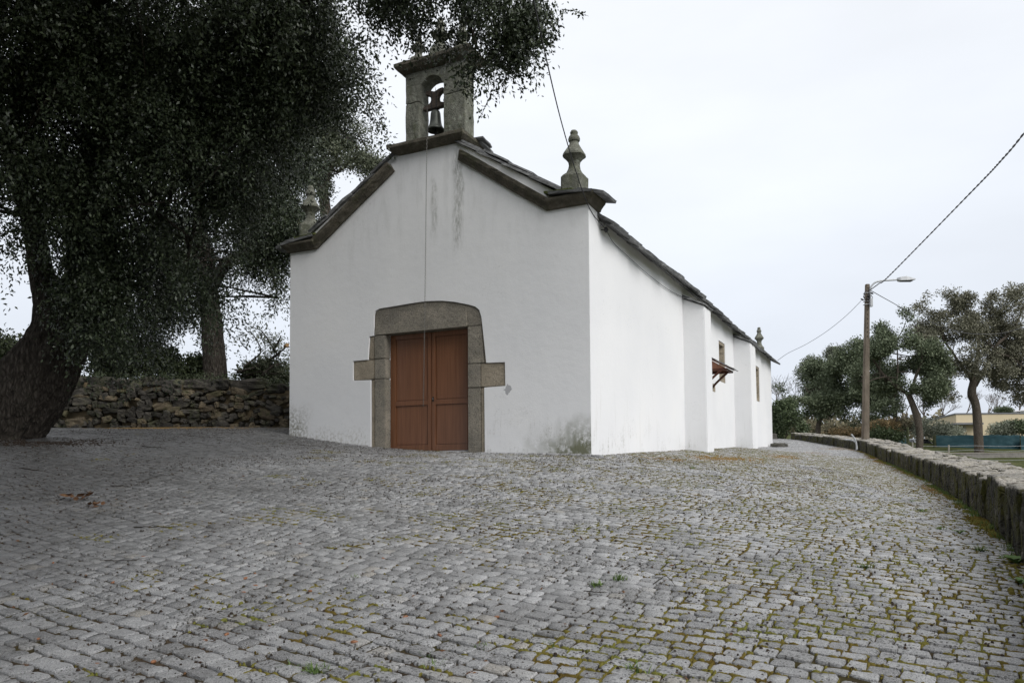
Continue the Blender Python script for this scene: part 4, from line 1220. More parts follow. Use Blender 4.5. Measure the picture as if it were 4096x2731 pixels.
# ================================================================== FOLIAGE TOOLS
def leaf_geo(P, D, L, W, fold=.25):
    n = len(P)
    D = D / (np.linalg.norm(D, axis=1)[:, None] + 1e-9)
    R = rng.normal(size=(n, 3)); S = np.cross(D, R); S /= np.linalg.norm(S, axis=1)[:, None] + 1e-9
    N = np.cross(D, S)
    L = np.broadcast_to(L, n)[:, None]; W = np.broadcast_to(W, n)[:, None]
    V = np.stack([P, P + D * L * .48 + S * W * .5 + N * W * fold, P + D * L, P + D * L * .48 - S * W * .5 + N * W * fold], 1)
    return V.reshape(-1, 3), np.arange(n * 4).reshape(n, 4)
def droop_leaves(S, nl, length, spread, droop, L, W):
    n = len(S)
    d0 = rng.normal(size=(n, 3)); d0[:, 2] = -np.abs(d0[:, 2]) * .6 - .25; d0 /= np.linalg.norm(d0, axis=1)[:, None]
    ln = length * rng.uniform(.5, 1.2, n)
    t = rng.random((n, nl)) ** .8
    P = S[:, None] + d0[:, None] * (ln[:, None] * t)[..., None] * .7
    P[:, :, 2] -= droop * ln[:, None] * t ** 1.5
    P += rng.normal(size=P.shape) * spread
    D = rng.normal(size=P.shape) * .75 + d0[:, None] * .5
    D[:, :, 2] -= .55
    k = n * nl
    lj = rng.uniform(.65, 1.2, k)
    return leaf_geo(P.reshape(-1, 3), D.reshape(-1, 3), L * lj, W * lj)
def puff_leaves(S, nl, rad, L, W):
    n = len(S)
    G = rng.normal(size=(n, nl, 3)); G /= np.linalg.norm(G, axis=2)[..., None]
    r = rad * rng.random((n, nl)) ** .5 * rng.uniform(.6, 1.3, (n, 1))
    P = S[:, None] + G * r[..., None] * np.array([1, 1, .75])
    D = G + rng.normal(size=G.shape) * .7; D[:, :, 2] += .2
    lj = rng.uniform(.6, 1.2, n * nl)
    return leaf_geo(P.reshape(-1, 3), D.reshape(-1, 3), L * lj, W * lj)
def blob_points(blobs_, n, gap=.0, f=1.1, seed=0., shell=.0):
    """points inside the union of ellipsoids (centre, radii), thinned by noise so that gaps stay open"""
    vol = np.array([b[1][0] * b[1][1] * b[1][2] for b in blobs_]) ** .8
    k = rng.choice(len(blobs_), int(n * 1.7), p=vol / vol.sum())
    C = np.array([b[0] for b in blobs_])[k]; R = np.array([b[1] for b in blobs_])[k]
    G = rng.normal(size=(len(k), 3)); G /= np.linalg.norm(G, axis=1)[:, None]
    u = rng.random(len(k)) ** (1 / 3.)
    u = u * (1 - shell) + shell * u ** .35
    P = C + G * R * u[:, None]
    q = np.array([mnoise.noise(Vector(p) * f + Vector((seed, 0, 0))) for p in P])
    P = P[q > gap - .25 + .0]
    return P[:n] if len(P) >= n or len(P) < 20 else np.vstack([P, P[rng.choice(len(P), n - len(P))] + rng.normal(size=(n - len(P), 3)) * .12])
def pb(x, y, Y, rx, ry, depth=None):
    c = a2(x, y, Y); s = Y / (FPX / K)
    return (c, np.array([rx * s, depth if depth else rx * s * .8, ry * s]))
def join_geo(parts):
    V = np.concatenate([p[0] for p in parts]); o = 0; F = []
    for p in parts: F.append(p[1] + o); o += len(p[0])
    return V, np.concatenate(F)
def limb(mb, pts, r0, r1, sides=7, n=10, wob=.04):
    P = spline(pts, n)
    w_ = rng.normal(size=P.shape) * wob * r0 * 4; w_[0] = 0; w_[-1] = 0
    mb.tube(P + w_ * .5, np.linspace(r0, r1, n), sides)
    return P
def branch_to(mb, P, targets, r, sides=5):
    """side branches from the nearest point of a limb polyline to target points, sagging a little"""
    P = np.array(P)
    for t in targets:
        d = np.linalg.norm(P - t, axis=1); i = int(np.argmin(d + np.linspace(0, .3, len(P))[::-1]))
        a = P[i]; m = (a + t) / 2 + rng.normal(size=3) * .12 * np.linalg.norm(t - a); m[2] += .12 * np.linalg.norm(t - a)
        limb(mb, [a, m, t], r, r * .25, sides, 7, .02)

# ================================================================== THE OAKS ON THE LEFT
def px_tube(path, Y):         # path of (x4096, y4096, radius px)
    return np.array([at(x, y, Yq) for x, y, r, Yq in path]), np.array([r * Yq / FPX for x, y, r, Yq in path])
def trunk_mesh(P, R, sides=44, n=70, relief=.03, flare=1.25):
    Q = spline(P, n); t = np.linspace(0, 1, n); Rr = np.interp(t, np.linspace(0, 1, len(R)), R)
    V, F = tube(Q, Rr, sides)
    V = np.array(V)
    for i in range(n):
        c = Q[i]
        for j in range(sides):
            k = i * sides + j; d = V[k] - c; a = 2 * math.pi * j / sides
            rg = mnoise.noise(Vector((math.cos(a) * 3.2, math.sin(a) * 3.2, i * 7. / n))) * .10 + abs(mnoise.noise(Vector((math.cos(a) * 11, math.sin(a) * 11, i * 15. / n)))) * relief * 1.6 - abs(mnoise.noise(Vector((math.cos(a) * 24, math.sin(a) * 24, i * 35. / n)))) * relief
            root = max(0, 1 - i / (n * .14)) ** 2 * .13 * (1 + .6 * math.sin(a * 5 + 1))
            V[k] = c + d * (1 + rg + root * (flare > 1))
    return V, F

oak1_base = at(10, 1750, 12.4)
oak = empty('oak_tree', (oak1_base[0], oak1_base[1], h1(oak1_base[0], oak1_base[1])), 0, 'huge leaning holm oak with drooping dark foliage at the left edge', 'tree')
OI = Matrix.Translation(-oak.location)
def child(root, name, me):
    o = link(name, me, root); o.matrix_local = Matrix.Translation(-root.location); return o
P, R = px_tube([(0, 1790, 135, 12.4), (25, 1700, 133, 12.4), (105, 1580, 138, 12.4), (180, 1460, 126, 12.4), (222, 1335, 98, 12.4), (205, 1210, 62, 12.4), (168, 1100, 45, 12.4), (150, 1000, 40, 12.4), (120, 860, 38, 12.2), (60, 650, 34, 12), (60, 420, 28, 11.8), (100, 200, 22, 11.5)], 0)
V, F = trunk_mesh(P, R, 90, 150, .075)
child(oak, 'trunk', mesh(V, F, MT['bark_oak'], True, 'trunk'))
P2, R2 = px_tube([(250, 1440, 80, 12.5), (276, 1340, 74, 12.5), (300, 1240, 66, 12.6), (318, 1120, 58, 12.6), (326, 980, 52, 12.6), (335, 800, 48, 12.5), (400, 600, 44, 12.3), (520, 400, 38, 12), (700, 220, 30, 11.5), (900, 60, 24, 11)], 0)
V, F = trunk_mesh(P2, R2, 28, 50, .03, 0)
child(oak, 'stem', mesh(V, F, MT['bark_oak'], True, 'stem'))
mb = MB()
limbs1 = []
for pts, r0, r1 in (([a2(200, 330, 12.2), a2(330, 250, 12), a2(520, 220, 11.6), a2(690, 180, 11.4)], .16, .04), ([a2(40, 300, 12), a2(-60, 200, 11), a2(-200, 100, 10)], .14, .05),
                    ([a2(330, 180, 12), a2(420, 320, 12), a2(450, 470, 12.1), a2(430, 600, 12.2)], .07, .02), ([a2(300, 230, 12), a2(560, 80, 10.8), a2(820, -70, 9.9), a2(1000, -90, 9.6), a2(1150, -40, 9.5)], .15, .04),
                    ([a2(400, 120, 11.8), a2(600, 220, 11.8), a2(720, 260, 11.6)], .08, .02), ([a2(60, 250, 12), a2(150, 100, 11), a2(300, -100, 9), a2(420, -300, 7)], .15, .06),
                    ([a2(210, 480, 12.4), a2(300, 430, 12.3), a2(370, 520, 12.3), a2(400, 680, 12.5)], .07, .02), ([a2(80, 420, 12), a2(20, 400, 11.2), a2(-20, 480, 10.6)], .06, .02)):
    limbs1.append(limb(mb, pts, r0, r1, 8, 16, .05))
blobs1 = [pb(100, 60, 11, 230, 170, 2.4), pb(340, 80, 11.5, 220, 170, 2.2), pb(560, 70, 11, 180, 130, 2.0), pb(690, 30, 11, 105, 90, 1.5), pb(770, 170, 11.5, 70, 95, 1.1), pb(690, 220, 11.5, 90, 110, 1.3), pb(565, 240, 11.6, 120, 115, 1.6),
          pb(430, 290, 11.6, 170, 150, 1.7), pb(250, 310, 11.2, 150, 150, 1.6), pb(80, 290, 11, 130, 160, 1.6), pb(175, 425, 11.2, 60, 85, .8), pb(8, 480, 10.6, 42, 75, .7), pb(275, 550, 12.2, 78, 120, .9),
          pb(440, 510, 12, 90, 130, 1.0), pb(400, 680, 12.6, 46, 85, .7), pb(510, 405, 12.6, 62, 95, 1.0), pb(225, 640, 11.8, 34, 80, .4), pb(235, 520, 11.8, 40, 90, .4), pb(250, 720, 12.0, 26, 50, .3), pb(505, 570, 12.6, 42, 75, .6), pb(212, 545, 11.8, 22, 70, .3), pb(200, 640, 11.7, 16, 60, .2), pb(330, 640, 12.6, 40, 90, .6), pb(320, 740, 12.8, 45, 50, .5), pb(430, 770, 13, 34, 40, .4), pb(525, 560, 12.8, 26, 70, .4), pb(475, 640, 12.8, 34, 70, .4)]
S = np.vstack([blob_points(blobs1, 5600, .17, .85, 3), blob_points([pb(215, 590, 11.6, 24, 80, .25), pb(225, 700, 11.8, 20, 45, .2)], 260, -.9, 1., 1), blob_points([pb(640, 10, 10.8, 150, 60, .8), pb(160, 20, 10.6, 200, 60, .8), pb(300, 130, 10.8, 180, 90, .8)], 800, -.2, 1., 1)])
for L_ in limbs1: branch_to(mb, L_, S[rng.choice(len(S), 16)], .025)
child(oak, 'branches', mesh(mb.V, mb.F, MT['bark_oak'], True, 'branches'))
V, F = droop_leaves(S, 46, .95, .055, .62, .066, .031)
child(oak, 'crown', mesh_np(V, F, MT['oak_leaf'], False, 'crown'))
# the bough that hangs over the belfry
blobsO = [pb(960, 5, 9.6, 80, 45, .6), pb(1060, 20, 9.6, 70, 50, .7), pb(1150, 55, 9.5, 80, 66, .7), pb(1215, 30, 9.4, 55, 50, .6), pb(1105, 130, 9.6, 48, 50, .45), pb(1160, 120, 9.6, 45, 40, .4), pb(1075, 172, 9.6, 27, 36, .25), pb(880, 5, 9.8, 36, 38, .4), pb(855, 60, 9.8, 10, 24, .15), pb(935, 62, 9.7, 14, 18, .2), pb(955, 55, 9.7, 30, 26, .3), pb(1020, 62, 9.6, 40, 32, .3), pb(1010, 85, 9.6, 50, 24, .3), pb(1070, 110, 9.6, 30, 34, .3), pb(950, 85, 9.7, 16, 16, .2), pb(1262, 5, 9.4, 22, 14, .2), pb(1000, -75, 9.6, 240, 50, .9)]
S2 = blob_points(blobsO, 760, .16, 1.5, 9)
mb = MB()
mainb = limb(mb, [a2(820, -70, 9.9), a2(1000, -40, 9.6), a2(1150, 20, 9.5), a2(1240, 40, 9.4)], .05, .012, 6, 12, .02)
sub = limb(mb, [a2(1040, -20, 9.6), a2(1090, 90, 9.6), a2(1085, 200, 9.6)], .025, .006, 5, 8, .02)
branch_to(mb, np.vstack([mainb, sub]), S2[rng.choice(len(S2), 60)], .009, 4)
# thin bare-ended twigs
for tx_, ty_, ex_, ey_ in ((1290, 22, 1352, 38), (1130, 215, 1105, 268), (1240, 100, 1275, 102), (860, 120, 868, 142)):
    A, B = a2(tx_, ty_, 9.45), a2(ex_, ey_, 9.45)
    limb(mb, [A, (A + B) / 2 + np.array([0, 0, .02]), B], .006, .002, 4, 6, .0)
    k = 26; t = rng.random(k)[:, None]
    g1 = leaf_geo(A + (B - A) * t + rng.normal(size=(k, 3)) * .02, (B - A)[None] * .4 + rng.normal(size=(k, 3)) * .25, .055, .026)
    blobsO.append(g1)
child(oak, 'bough', mesh(mb.V, mb.F, MT['bark_oak'], True, 'bough'))
ex_leaves = [b for b in blobsO if len(b[0].shape) == 2]
V, F = join_geo([droop_leaves(S2, 30, .42, .055, .45, .062, .029)] + ex_leaves)
child(oak, 'bough_leaves', mesh_np(V, F, MT['oak_leaf'], False, 'bough_leaves'))
# upper crown of the same oak, above and left of the picture: unseen lobes added to shade the yard
up = [((-8.5, 9, 11.6), (5, 5, 2.0)), ((-7, 4, 8.8), (4.5, 4.5, 1.6)), ((-12, 5, 9), (4, 5.5, 2)), ((-3.6, 6.5, 9.2), (2.6, 2.6, 1.2)), ((-12.5, 12, 9), (3, 4, 3)), ((-10, -1, 7.5), (4.5, 4, 1.8)), ((-6, 0.5, 8), (3, 3, 1.3)), ((-2, -2.5, 8.6), (3.2, 3, 1.2)), ((-6, -4, 8.6), (4, 3, 1.4)), ((-3.5, 3., 8.2), (3, 2.5, 1.1))]
S3 = blob_points([(np.array(a), np.array(b)) for a, b in up], 11500, .08, .5, 5)
V, F = puff_leaves(S3, 9, .45, .26, .15)
child(oak, 'upper_shade_crown', mesh_np(V, F, MT['oak_leaf'], False, 'upper_shade_crown'))

# second oak, rooted behind the rubble wall
b2 = at(860, 1500, 20.6)
oak2 = empty('oak_tree', (b2[0], b2[1], h1(b2[0], b2[1])), 0, 'dark oak rising behind the rubble wall with a limb reaching to the chapel roof', 'tree')
P, R = px_tube([(865, 1640, 50, 20.6), (862, 1500, 45, 20.6), (852, 1380, 43, 20.6), (848, 1300, 42, 20.6), (838, 1200, 36, 20.6), (820, 1080, 32, 20.6), (800, 900, 27, 20.4), (790, 700, 20, 20)], 0)
V, F = trunk_mesh(P, R, 24, 40, .03, 0)
child(oak2, 'trunk', mesh(V, F, MT['bark_oak'], True, 'trunk'))
mb = MB()
l1 = limb(mb, [at(832, 1170, 20.6), at(890, 1075, 20.4), at(940, 1035, 20.2), at(1010, 1015, 20), at(1070, 1005, 20), at(1140, 930, 20.2), at(1215, 870, 20.6)], .19, .05, 9, 18, .04)
l2 = limb(mb, [at(960, 1030, 20.2), at(1005, 960, 20.3), at(1020, 850, 20.5), at(1030, 720, 20.6), at(1060, 560, 20.6)], .15, .07, 8, 14, .04)
l3 = limb(mb, [at(800, 900, 20.4), at(880, 780, 20.2), at(980, 690, 20)], .09, .03, 6, 10, .04)
l4 = limb(mb, [at(1070, 1005, 20), at(1090, 1100, 20), at(1110, 1190, 20)], .04, .012, 5, 8, .03)
blobs2 = [pb(640, 520, 20.4, 55, 75, 1.4), pb(520, 560, 20.4, 70, 80, 1.4), pb(470, 620, 20.4, 60, 60, 1.2), pb(600, 440, 20.6, 80, 80, 1.5), pb(690, 500, 20.2, 50, 40, 1.0), pb(640, 640, 20, 16, 55, .4), pb(590, 590, 20.2, 40, 35, .8), pb(700, 430, 20.8, 60, 50, 1.2),
          pb(620, 330, 20.6, 120, 90, 2), pb(420, 680, 20.6, 50, 50, .9), pb(330, 690, 20.6, 70, 80, .9), pb(260, 740, 20.7, 50, 60, .8), pb(720, 545, 20.4, 22, 24, .5), pb(480, 700, 20.7, 30, 60, .7), pb(400, 560, 20.9, 110, 110, 1.2)]
S = blob_points(blobs2, 2600, .2, .7, 6)
for L_ in (l1, l2, l3, l4): branch_to(mb, L_, S[rng.choice(len(S), 14)], .028)
child(oak2, 'branches', mesh(mb.V, mb.F, MT['bark_oak'], True, 'branches'))
V, F = droop_leaves(S, 40, .9, .085, .5, .08, .038)
child(oak2, 'crown', mesh_np(V, F, MT['oak_leaf'], False, 'crown'))
for x, y in ((1143, 905), (1195, 890)):       # pale saw cuts
    mb = MB(); p = at(x, y, 20.0); mb.tube([p, p + np.array([.01, -.05, 0])], .06, 10); o = mb.build('saw_cut', MT['cut_wood']); o.parent = oak2; o.matrix_local = Matrix.Translation(-oak2.location)

# third oak, paler, seen over the left slope of the roof
b3 = at(1320, 1500, 27)
oak3 = empty('oak_tree', (b3[0], b3[1], h1(b3[0], b3[1])), 0, 'paler oak seen above the left slope of the chapel roof', 'tree')
P, R = px_tube([(1330, 1600, 40, 27), (1325, 1300, 32, 27), (1312, 980, 27, 27), (1300, 820, 22, 27), (1286, 750, 19, 27), (1268, 710, 14, 27), (1240, 640, 10, 27)], 0)
V, F = trunk_mesh(P, R, 16, 36, .03, 0)
child(oak3, 'trunk', mesh(V, F, MT['bark_far'], True, 'trunk'))
mb = MB()
l1 = limb(mb, [at(1296, 800, 27), at(1312, 715, 27), at(1345, 620, 27), at(1400, 540, 27)], .12, .04, 6, 10)
l2 = limb(mb, [at(1350, 690, 27), at(1400, 650, 27), at(1470, 600, 27)], .06, .02, 5, 8)
l3 = limb(mb, [at(1270, 715, 27), at(1220, 690, 27), at(1190, 640, 27)], .07, .02, 5, 8)
blobs3 = [pb(760, 380, 27, 80, 50, 1.8), pb(820, 390, 27, 65, 40, 1.5), pb(700, 360, 27, 60, 60, 1.5), pb(790, 300, 27, 60, 60, 1.6), pb(720, 410, 27, 35, 22, .8), pb(830, 330, 27, 35, 40, 1.), pb(690, 280, 27, 90, 80, 2), pb(740, 445, 26.6, 14, 14, .5), pb(870, 385, 27, 26, 22, .6)]
S = blob_points(blobs3, 1250, .24, .8, 12)
for L_ in (l1, l2, l3): branch_to(mb, L_, S[rng.choice(len(S), 10)], .03, 4)
child(oak3, 'branches', mesh(mb.V, mb.F, MT['bark_far'], True, 'branches'))
V, F = puff_leaves(S, 30, .34, .10, .05)
child(oak3, 'crown', mesh_np(V, F, MT['oak_leaf_light'], False, 'crown'))

# bushes behind the rubble wall
def bush(name, bl, n, label, mname='bush_leaf', nl=26, rad=.3, L=.10, W=.055, gap=.15, cat='bush', group=None, stems=6, f=1.2):
    S = blob_points(bl, n, gap, f, rng.uniform(0, 50), .3)
    c = bl[0][0]; zg = h1(c[0], c[1])
    r = empty(name, (c[0], c[1], zg), 0, label, cat, group)
    mb = MB()
    for t in S[rng.choice(len(S), min(stems, len(S)))]:
        limb(mb, [np.array([c[0] + rng.normal() * .1, c[1], zg - .1]), (np.array([c[0], c[1], zg]) + t) / 2 + rng.normal(size=3) * .1, t], .03, .008, 4, 6, .02)
    child(r, 'stems', mesh(mb.V, mb.F, MT['bark_oak'], True, 'stems'))
    V, F = puff_leaves(S, nl, rad, L, W)
    child(r, 'foliage', mesh_np(V, F, MT[mname], False, 'foliage'))
    return r
for k, (x, y, rx, ry, lab) in enumerate(((30, 800, 60, 58, 'dark bush left of the leaning oak trunk'), (240, 805, 60, 45, 'dark bush behind the wall just right of the leaning trunk'), (340, 815, 60, 40, 'dark bush under the hanging foliage curtain behind the wall'), (430, 825, 45, 30, 'low dark bush left of the second oak trunk behind the wall'), (606, 842, 52, 16, 'low leafy bush between the second oak and the chapel'))):
    bush('bush', [pb(x, y + 15, 20.9, rx, ry, .8), pb(x - rx * .5, y + 22, 20.8, rx * .6, ry * .7, .7), pb(x + rx * .5, y + 20, 21, rx * .6, ry * .8, .7)], 300, lab, group='bushes behind the rubble wall', gap=.2)
n = 420; xx = rng.uniform(-13.5, -3.8, n); k = noise_at(xx, xx * 0, 1.4, 33) > -.15; xx = xx[k]; n = len(xx)
S = np.stack([xx, 19.1 + rng.uniform(-.1, .5, n), np.array([wtop(x) for x in xx]) + rng.uniform(-.12, .12, n)], -1)
V, F = puff_leaves(S, 16, .14, .055, .03)
o = link('wall_top_growth', mesh_np(V, F, MT['bush_leaf'], False, 'wall_top_growth')); tag(o, 'ivy and small weeds growing over the top of the rubble wall', 'ivy', kind='stuff')
# heap of cut branches on the wall
heap = empty('branch_heap', tuple(at(1040, 1500, 20)), 0, 'heap of cut branches with wilted leaves behind the rubble wall beside the chapel', 'branch heap')
mb_parts = [([(545, 850), (575, 842), (600, 838), (640, 835)], .05), ([(560, 838), (590, 815), (600, 800), (585, 770), (575, 757)], .035), ([(585, 838), (630, 815), (655, 795)], .06), ([(628, 800), (640, 780), (645, 768)], .045), ([(640, 815), (618, 780), (600, 756), (575, 745)], .03),
            ([(560, 860), (600, 850), (663, 862)], .035), ([(540, 845), (590, 858), (650, 850)], .03), ([(600, 860), (630, 835), (660, 830)], .04), ([(570, 800), (555, 785), (548, 770)], .02), ([(610, 790), (600, 770), (605, 755)], .02)]
SS = []
for pts, r in mb_parts:
    mb = MB(); Pp = limb(mb, [a2(x, y + 4, 19.8 + random.uniform(-.2, .4)) for x, y in pts], r * .8, r * .3, 6, 10, .05)
    o = mb.build('cut_branch', MT['bark_oak'], None, True); o.parent = heap; o.matrix_local = Matrix.Translation(-heap.location)
    SS.append(Pp[3:] + rng.normal(size=Pp[3:].shape) * .12)
S = np.vstack(SS + [blob_points([pb(610, 800, 20.2, 45, 40, .5), pb(640, 830, 20.2, 40, 26, .5), pb(580, 840, 20.2, 50, 16, .5)], 90, .25, 1.5, 2)])
V, F = puff_leaves(S, 14, .2, .075, .034)
child(heap, 'wilted_leaves', mesh_np(V, F, MT['oak_leaf_light'], False, 'wilted_leaves'))
mb = MB(); p0, p1 = a2(655, 795, 19.9), a2(660, 792, 19.75); mb.tube([p0, p1], .05, 9); o = mb.build('saw_cut', MT['cut_wood']); o.parent = heap; o.matrix_local = Matrix.Translation(-heap.location)

# ================================================================== STREET LAMP on the low wall
def z7(x, y): return (x / 1.96 + 3000, y / 1.96 + 1050)
LY_ = 31.
pbase = at(*z7(904, 1385), LY_); ptop = at(*z7(920, 170), LY_)
lamp = empty('street_lamp', tuple(pbase), 0, 'tall brown concrete lamp post with a curved arm standing on the low wall', 'street lamp')
lean = (ptop - pbase)
def lp(t, dx=0, dy=0): return (lean[0] * t + dx, lean[1] * t + dy, lean[2] * t)
mb = MB()
for (t0, t1, a, b) in ((-.06, 1., .128, .078),):
    P8 = []
    for t, h_ in ((t0, a), (t1, b)):
        c = lp(t)
        for sx, sy in ((-1, -1), (1, -1), (1, 1), (-1, 1)): P8.append((c[0] + sx * h_, c[1] + sy * h_ * .9, c[2]))
    mb.hexa(P8)
pole = mb.build('pole', MT['concrete_pole'], lamp, bevel=.018)
for k in range(12):
    t = .985 - k * .0285 - .012
    c = lp(t, 0, -.0905 * .9 - .018 * (1 - t)); mb = MB(); mb.tube([(c[0] - .012, c[1] + .03, c[2]), (c[0] - .012, c[1] - .0 - (.05 * (1 - t)) + .003, c[2])], .02, 8); mb.build('bolt_hole', MT['hole_dark'], pole)
arm_px = [(946, 345), (944, 260), (942, 215), (952, 185), (985, 155), (1040, 142), (1100, 138), (1160, 135)]
arm = spline([at(*z7(x, y), LY_ - .12) for x, y in arm_px], 30) - pbase
mb = MB(); mb.tube(arm, .035, 9); mb.build('arm', MT['galvanised'], lamp, True)
h0, h1_ = at(*z7(1152, 133), LY_ - .12) - pbase, at(*z7(1296, 131), LY_ - .12) - pbase
mb = MB(); Lh = h1_[0] - h0[0]
V = []
sec = [(0, .05, -.02, .06), (.12, .14, -.07, .08), (.45, .16, -.07, .11), (.6, .15, -.06, .08), (1., .06, -.02, .02)]
for t, wd, zl, zh in sec:
    x = h0[0] + Lh * t; z = h0[2] + (h1_[2] - h0[2]) * t
    V += [(x, h0[1] - wd, z + zl), (x, h0[1] + wd, z + zl), (x, h0[1] + wd * .8, z + zh), (x, h0[1] - wd * .8, z + zh)]
F = [(0, 1, 2, 3), (19, 18, 17, 16)] + [(s * 4 + j, s * 4 + (j + 1) % 4, s * 4 + 4 + (j + 1) % 4, s * 4 + 4 + j) for s in range(4) for j in range(4)]
mb.add(V, F); lh = mb.build('lamp_head', MT['lamp_grey'], lamp, bevel=.012)
mb = MB(); mb.box(h0[0] + Lh * .2, h0[0] + Lh * .8, h0[1] - .10, h0[1] + .10, h0[2] - .085, h0[2] - .066); mb.build('lens', MT['dark_glass'], lh)
for y in (240, 305, 330):
    c = at(*z7(918, y), LY_) - pbase; mb = MB(); mb.box(c[0] - .12, c[0] + .12, c[1] - .115, c[1] + .115, c[2] - .012, c[2] + .012); mb.build('clamp_band', MT['galvanised'], lamp)
mb = MB(); c = at(*z7(935, 320), LY_) - pbase; mb.box(c[0] - .05, c[0] + .05, c[1] - .22, c[1] - .10, c[2] - .17, c[2] + .17); mb.build('junction_box', MT['lamp_grey'], lamp, bevel=.01)
for k, (x, y) in enumerate(((880, 290), (955, 240), (930, 260), (925, 285))):
    c = at(*z7(x, y), LY_ - .14) - pbase; mb = MB(); mb.tube([c + np.array([-.06, 0, .03]), c, c + np.array([.06, 0, -.03])], [.02, .04, .02], 7); mb.build('cable_clamp', MT['cable_black'], lamp)
for k, pts in enumerate((((940, 215), (905, 225), (893, 255), (900, 290), (880, 290)), ((935, 245), (960, 270), (955, 310), (940, 330)), ((905, 240), (890, 270), (915, 300), (935, 310)), ((912, 265), (935, 285), (945, 262), (930, 245)))):
    mb = MB(); mb.tube(spline([at(*z7(x, y), LY_ - .14) - pbase for x, y in pts], 16), .012, 5); mb.build('wire_loop', MT['cable_black'], lamp, True)

def cable(name, P, r, label, m='cable_black', n=60, twist=0, extra=None):
    Q = spline(P, n); mb = MB()
    if twist:
        Q = spline(P, n * 4); s = np.concatenate([[0], np.cumsum(np.linalg.norm(np.diff(Q, axis=0), axis=1))])
        T = np.gradient(Q, axis=0); T /= np.linalg.norm(T, axis=1)[:, None]; A = np.cross(T, [0, 0, 1.]); A /= np.linalg.norm(A, axis=1)[:, None]; B = np.cross(T, A)
        for ph in (0, math.pi):
            mb.tube(Q + r * .75 * (np.cos(s * twist + ph)[:, None] * A + np.sin(s * twist + ph)[:, None] * B), r * .75, 5)
    else: mb.tube(Q, r, 6)
    o = mb.build(name, MT[m], None, True); tag(o, label, 'cable'); return o
cable('overhead_cable', [at(*z7(940, 216), LY_ - .1), at(*z7(1010, 165), 29), at(*z7(1100, 95), 26.5), at(2232 * K, 440 * K, 21), at(2300 * K, 368 * K, 18.5), at(2352 * K, 306 * K, 17), at(2500 * K, 110 * K, 14)], .017, 'thick twisted cable rising from the lamp post to the upper right', 'cable_grey', 60, 12)
cable('overhead_cable', [at(*z7(945, 218), LY_ - .1), at(*z7(1100, 305), 36), at(*z7(1350, 440), 42), at(*z7(1650, 545), 47), at(*z7(1850, 561), 48), at(*z7(2000, 548), 48), at(*z7(2200, 490), 48)], .016, 'cable sagging from the lamp post in front of the trees on the right', 'cable_grey', 60)
endp = wor(23.35, -.28, 4.34)
cable('overhead_cable', [endp, at(*z7(300, 709), 34), at(*z7(440, 640), 33.5), at(*z7(600, 540), 33), at(*z7(750, 420), 32), at(*z7(872, 300), LY_ - .14)], .009, 'thin cable from the far corner of the chapel to the lamp post', 'cable_grey', 50)
ins = wor(.66, -.10, 4.20)
cable('overhead_cable', [a2(1160, -320, 6.0), a2(1225, 0, 8.1), a2(1292, 290, 11.2), a2(1350, 470, 13.4), ins], .0085, 'cable running down past the right finial to the chapel wall', 'cable_black', 50)
def side_hit(x, y, off=-.03):
    d = ray(x, y); t = ((C0 - EYE) @ FD + off) / (d @ FD); return EYE + d * t
def z6(x, y): return (x / 1.4933 + 2300, y / 1.4933 + 800)
cable('wall_cable', [ins] + [side_hit(*z6(x, y)) for x, y in ((230, 255), (300, 322), (380, 395), (450, 455), (550, 530), (640, 580))], .006, 'cable sagging along the white side wall below the eaves', 'cable_black', 40)
mb = MB(); mb.tube([wor(.60, .05, 4.27), wor(.60, -.09, 4.27)], .012, 7); mb.tube([wor(.60, -.09, 4.27) + np.array([.035 * math.cos(t), 0, .035 * math.sin(t) + .035]) for t in np.linspace(-1.6, 3.6, 10)], .009, 6)
hook = mb.build('cable_hook', MT['galvanised'], None, True); tag(hook, 'small steel hook on the chapel side wall under the eaves', 'hook')
mb = MB(); mb.tube([ins + np.array([0, 0, .05]), ins, ins - np.array([0, 0, .05])], [.02, .045, .02], 8); mb.tube([ins, wor(.66, .03, 4.22)], .01, 5)
o = mb.build('insulator', MT['cable_black'], None, True); tag(o, 'small black insulator holding the cable on the chapel corner', 'insulator')
for k, pts in enumerate((((795, 1345), (815, 1372), (830, 1405), (836, 1440), (834, 1468)), ((742, 1386), (790, 1390), (822, 1403), (834, 1425), (840, 1462)))):
    Pq = []
    for i, (x, y) in enumerate(pts): Pq.append(at(*z7(x, y), 27.4 + .12 * k))
    o = MB().tube(spline(Pq, 20), .028, 7).build('conduit_pipe', MT['conduit_grey'], None, True)
    tag(o, ('grey conduit pipe standing up against the low wall left of the lamp post', 'grey conduit pipe bent sideways along the low wall top')[k], 'pipe', 'conduit pipes at the low wall')

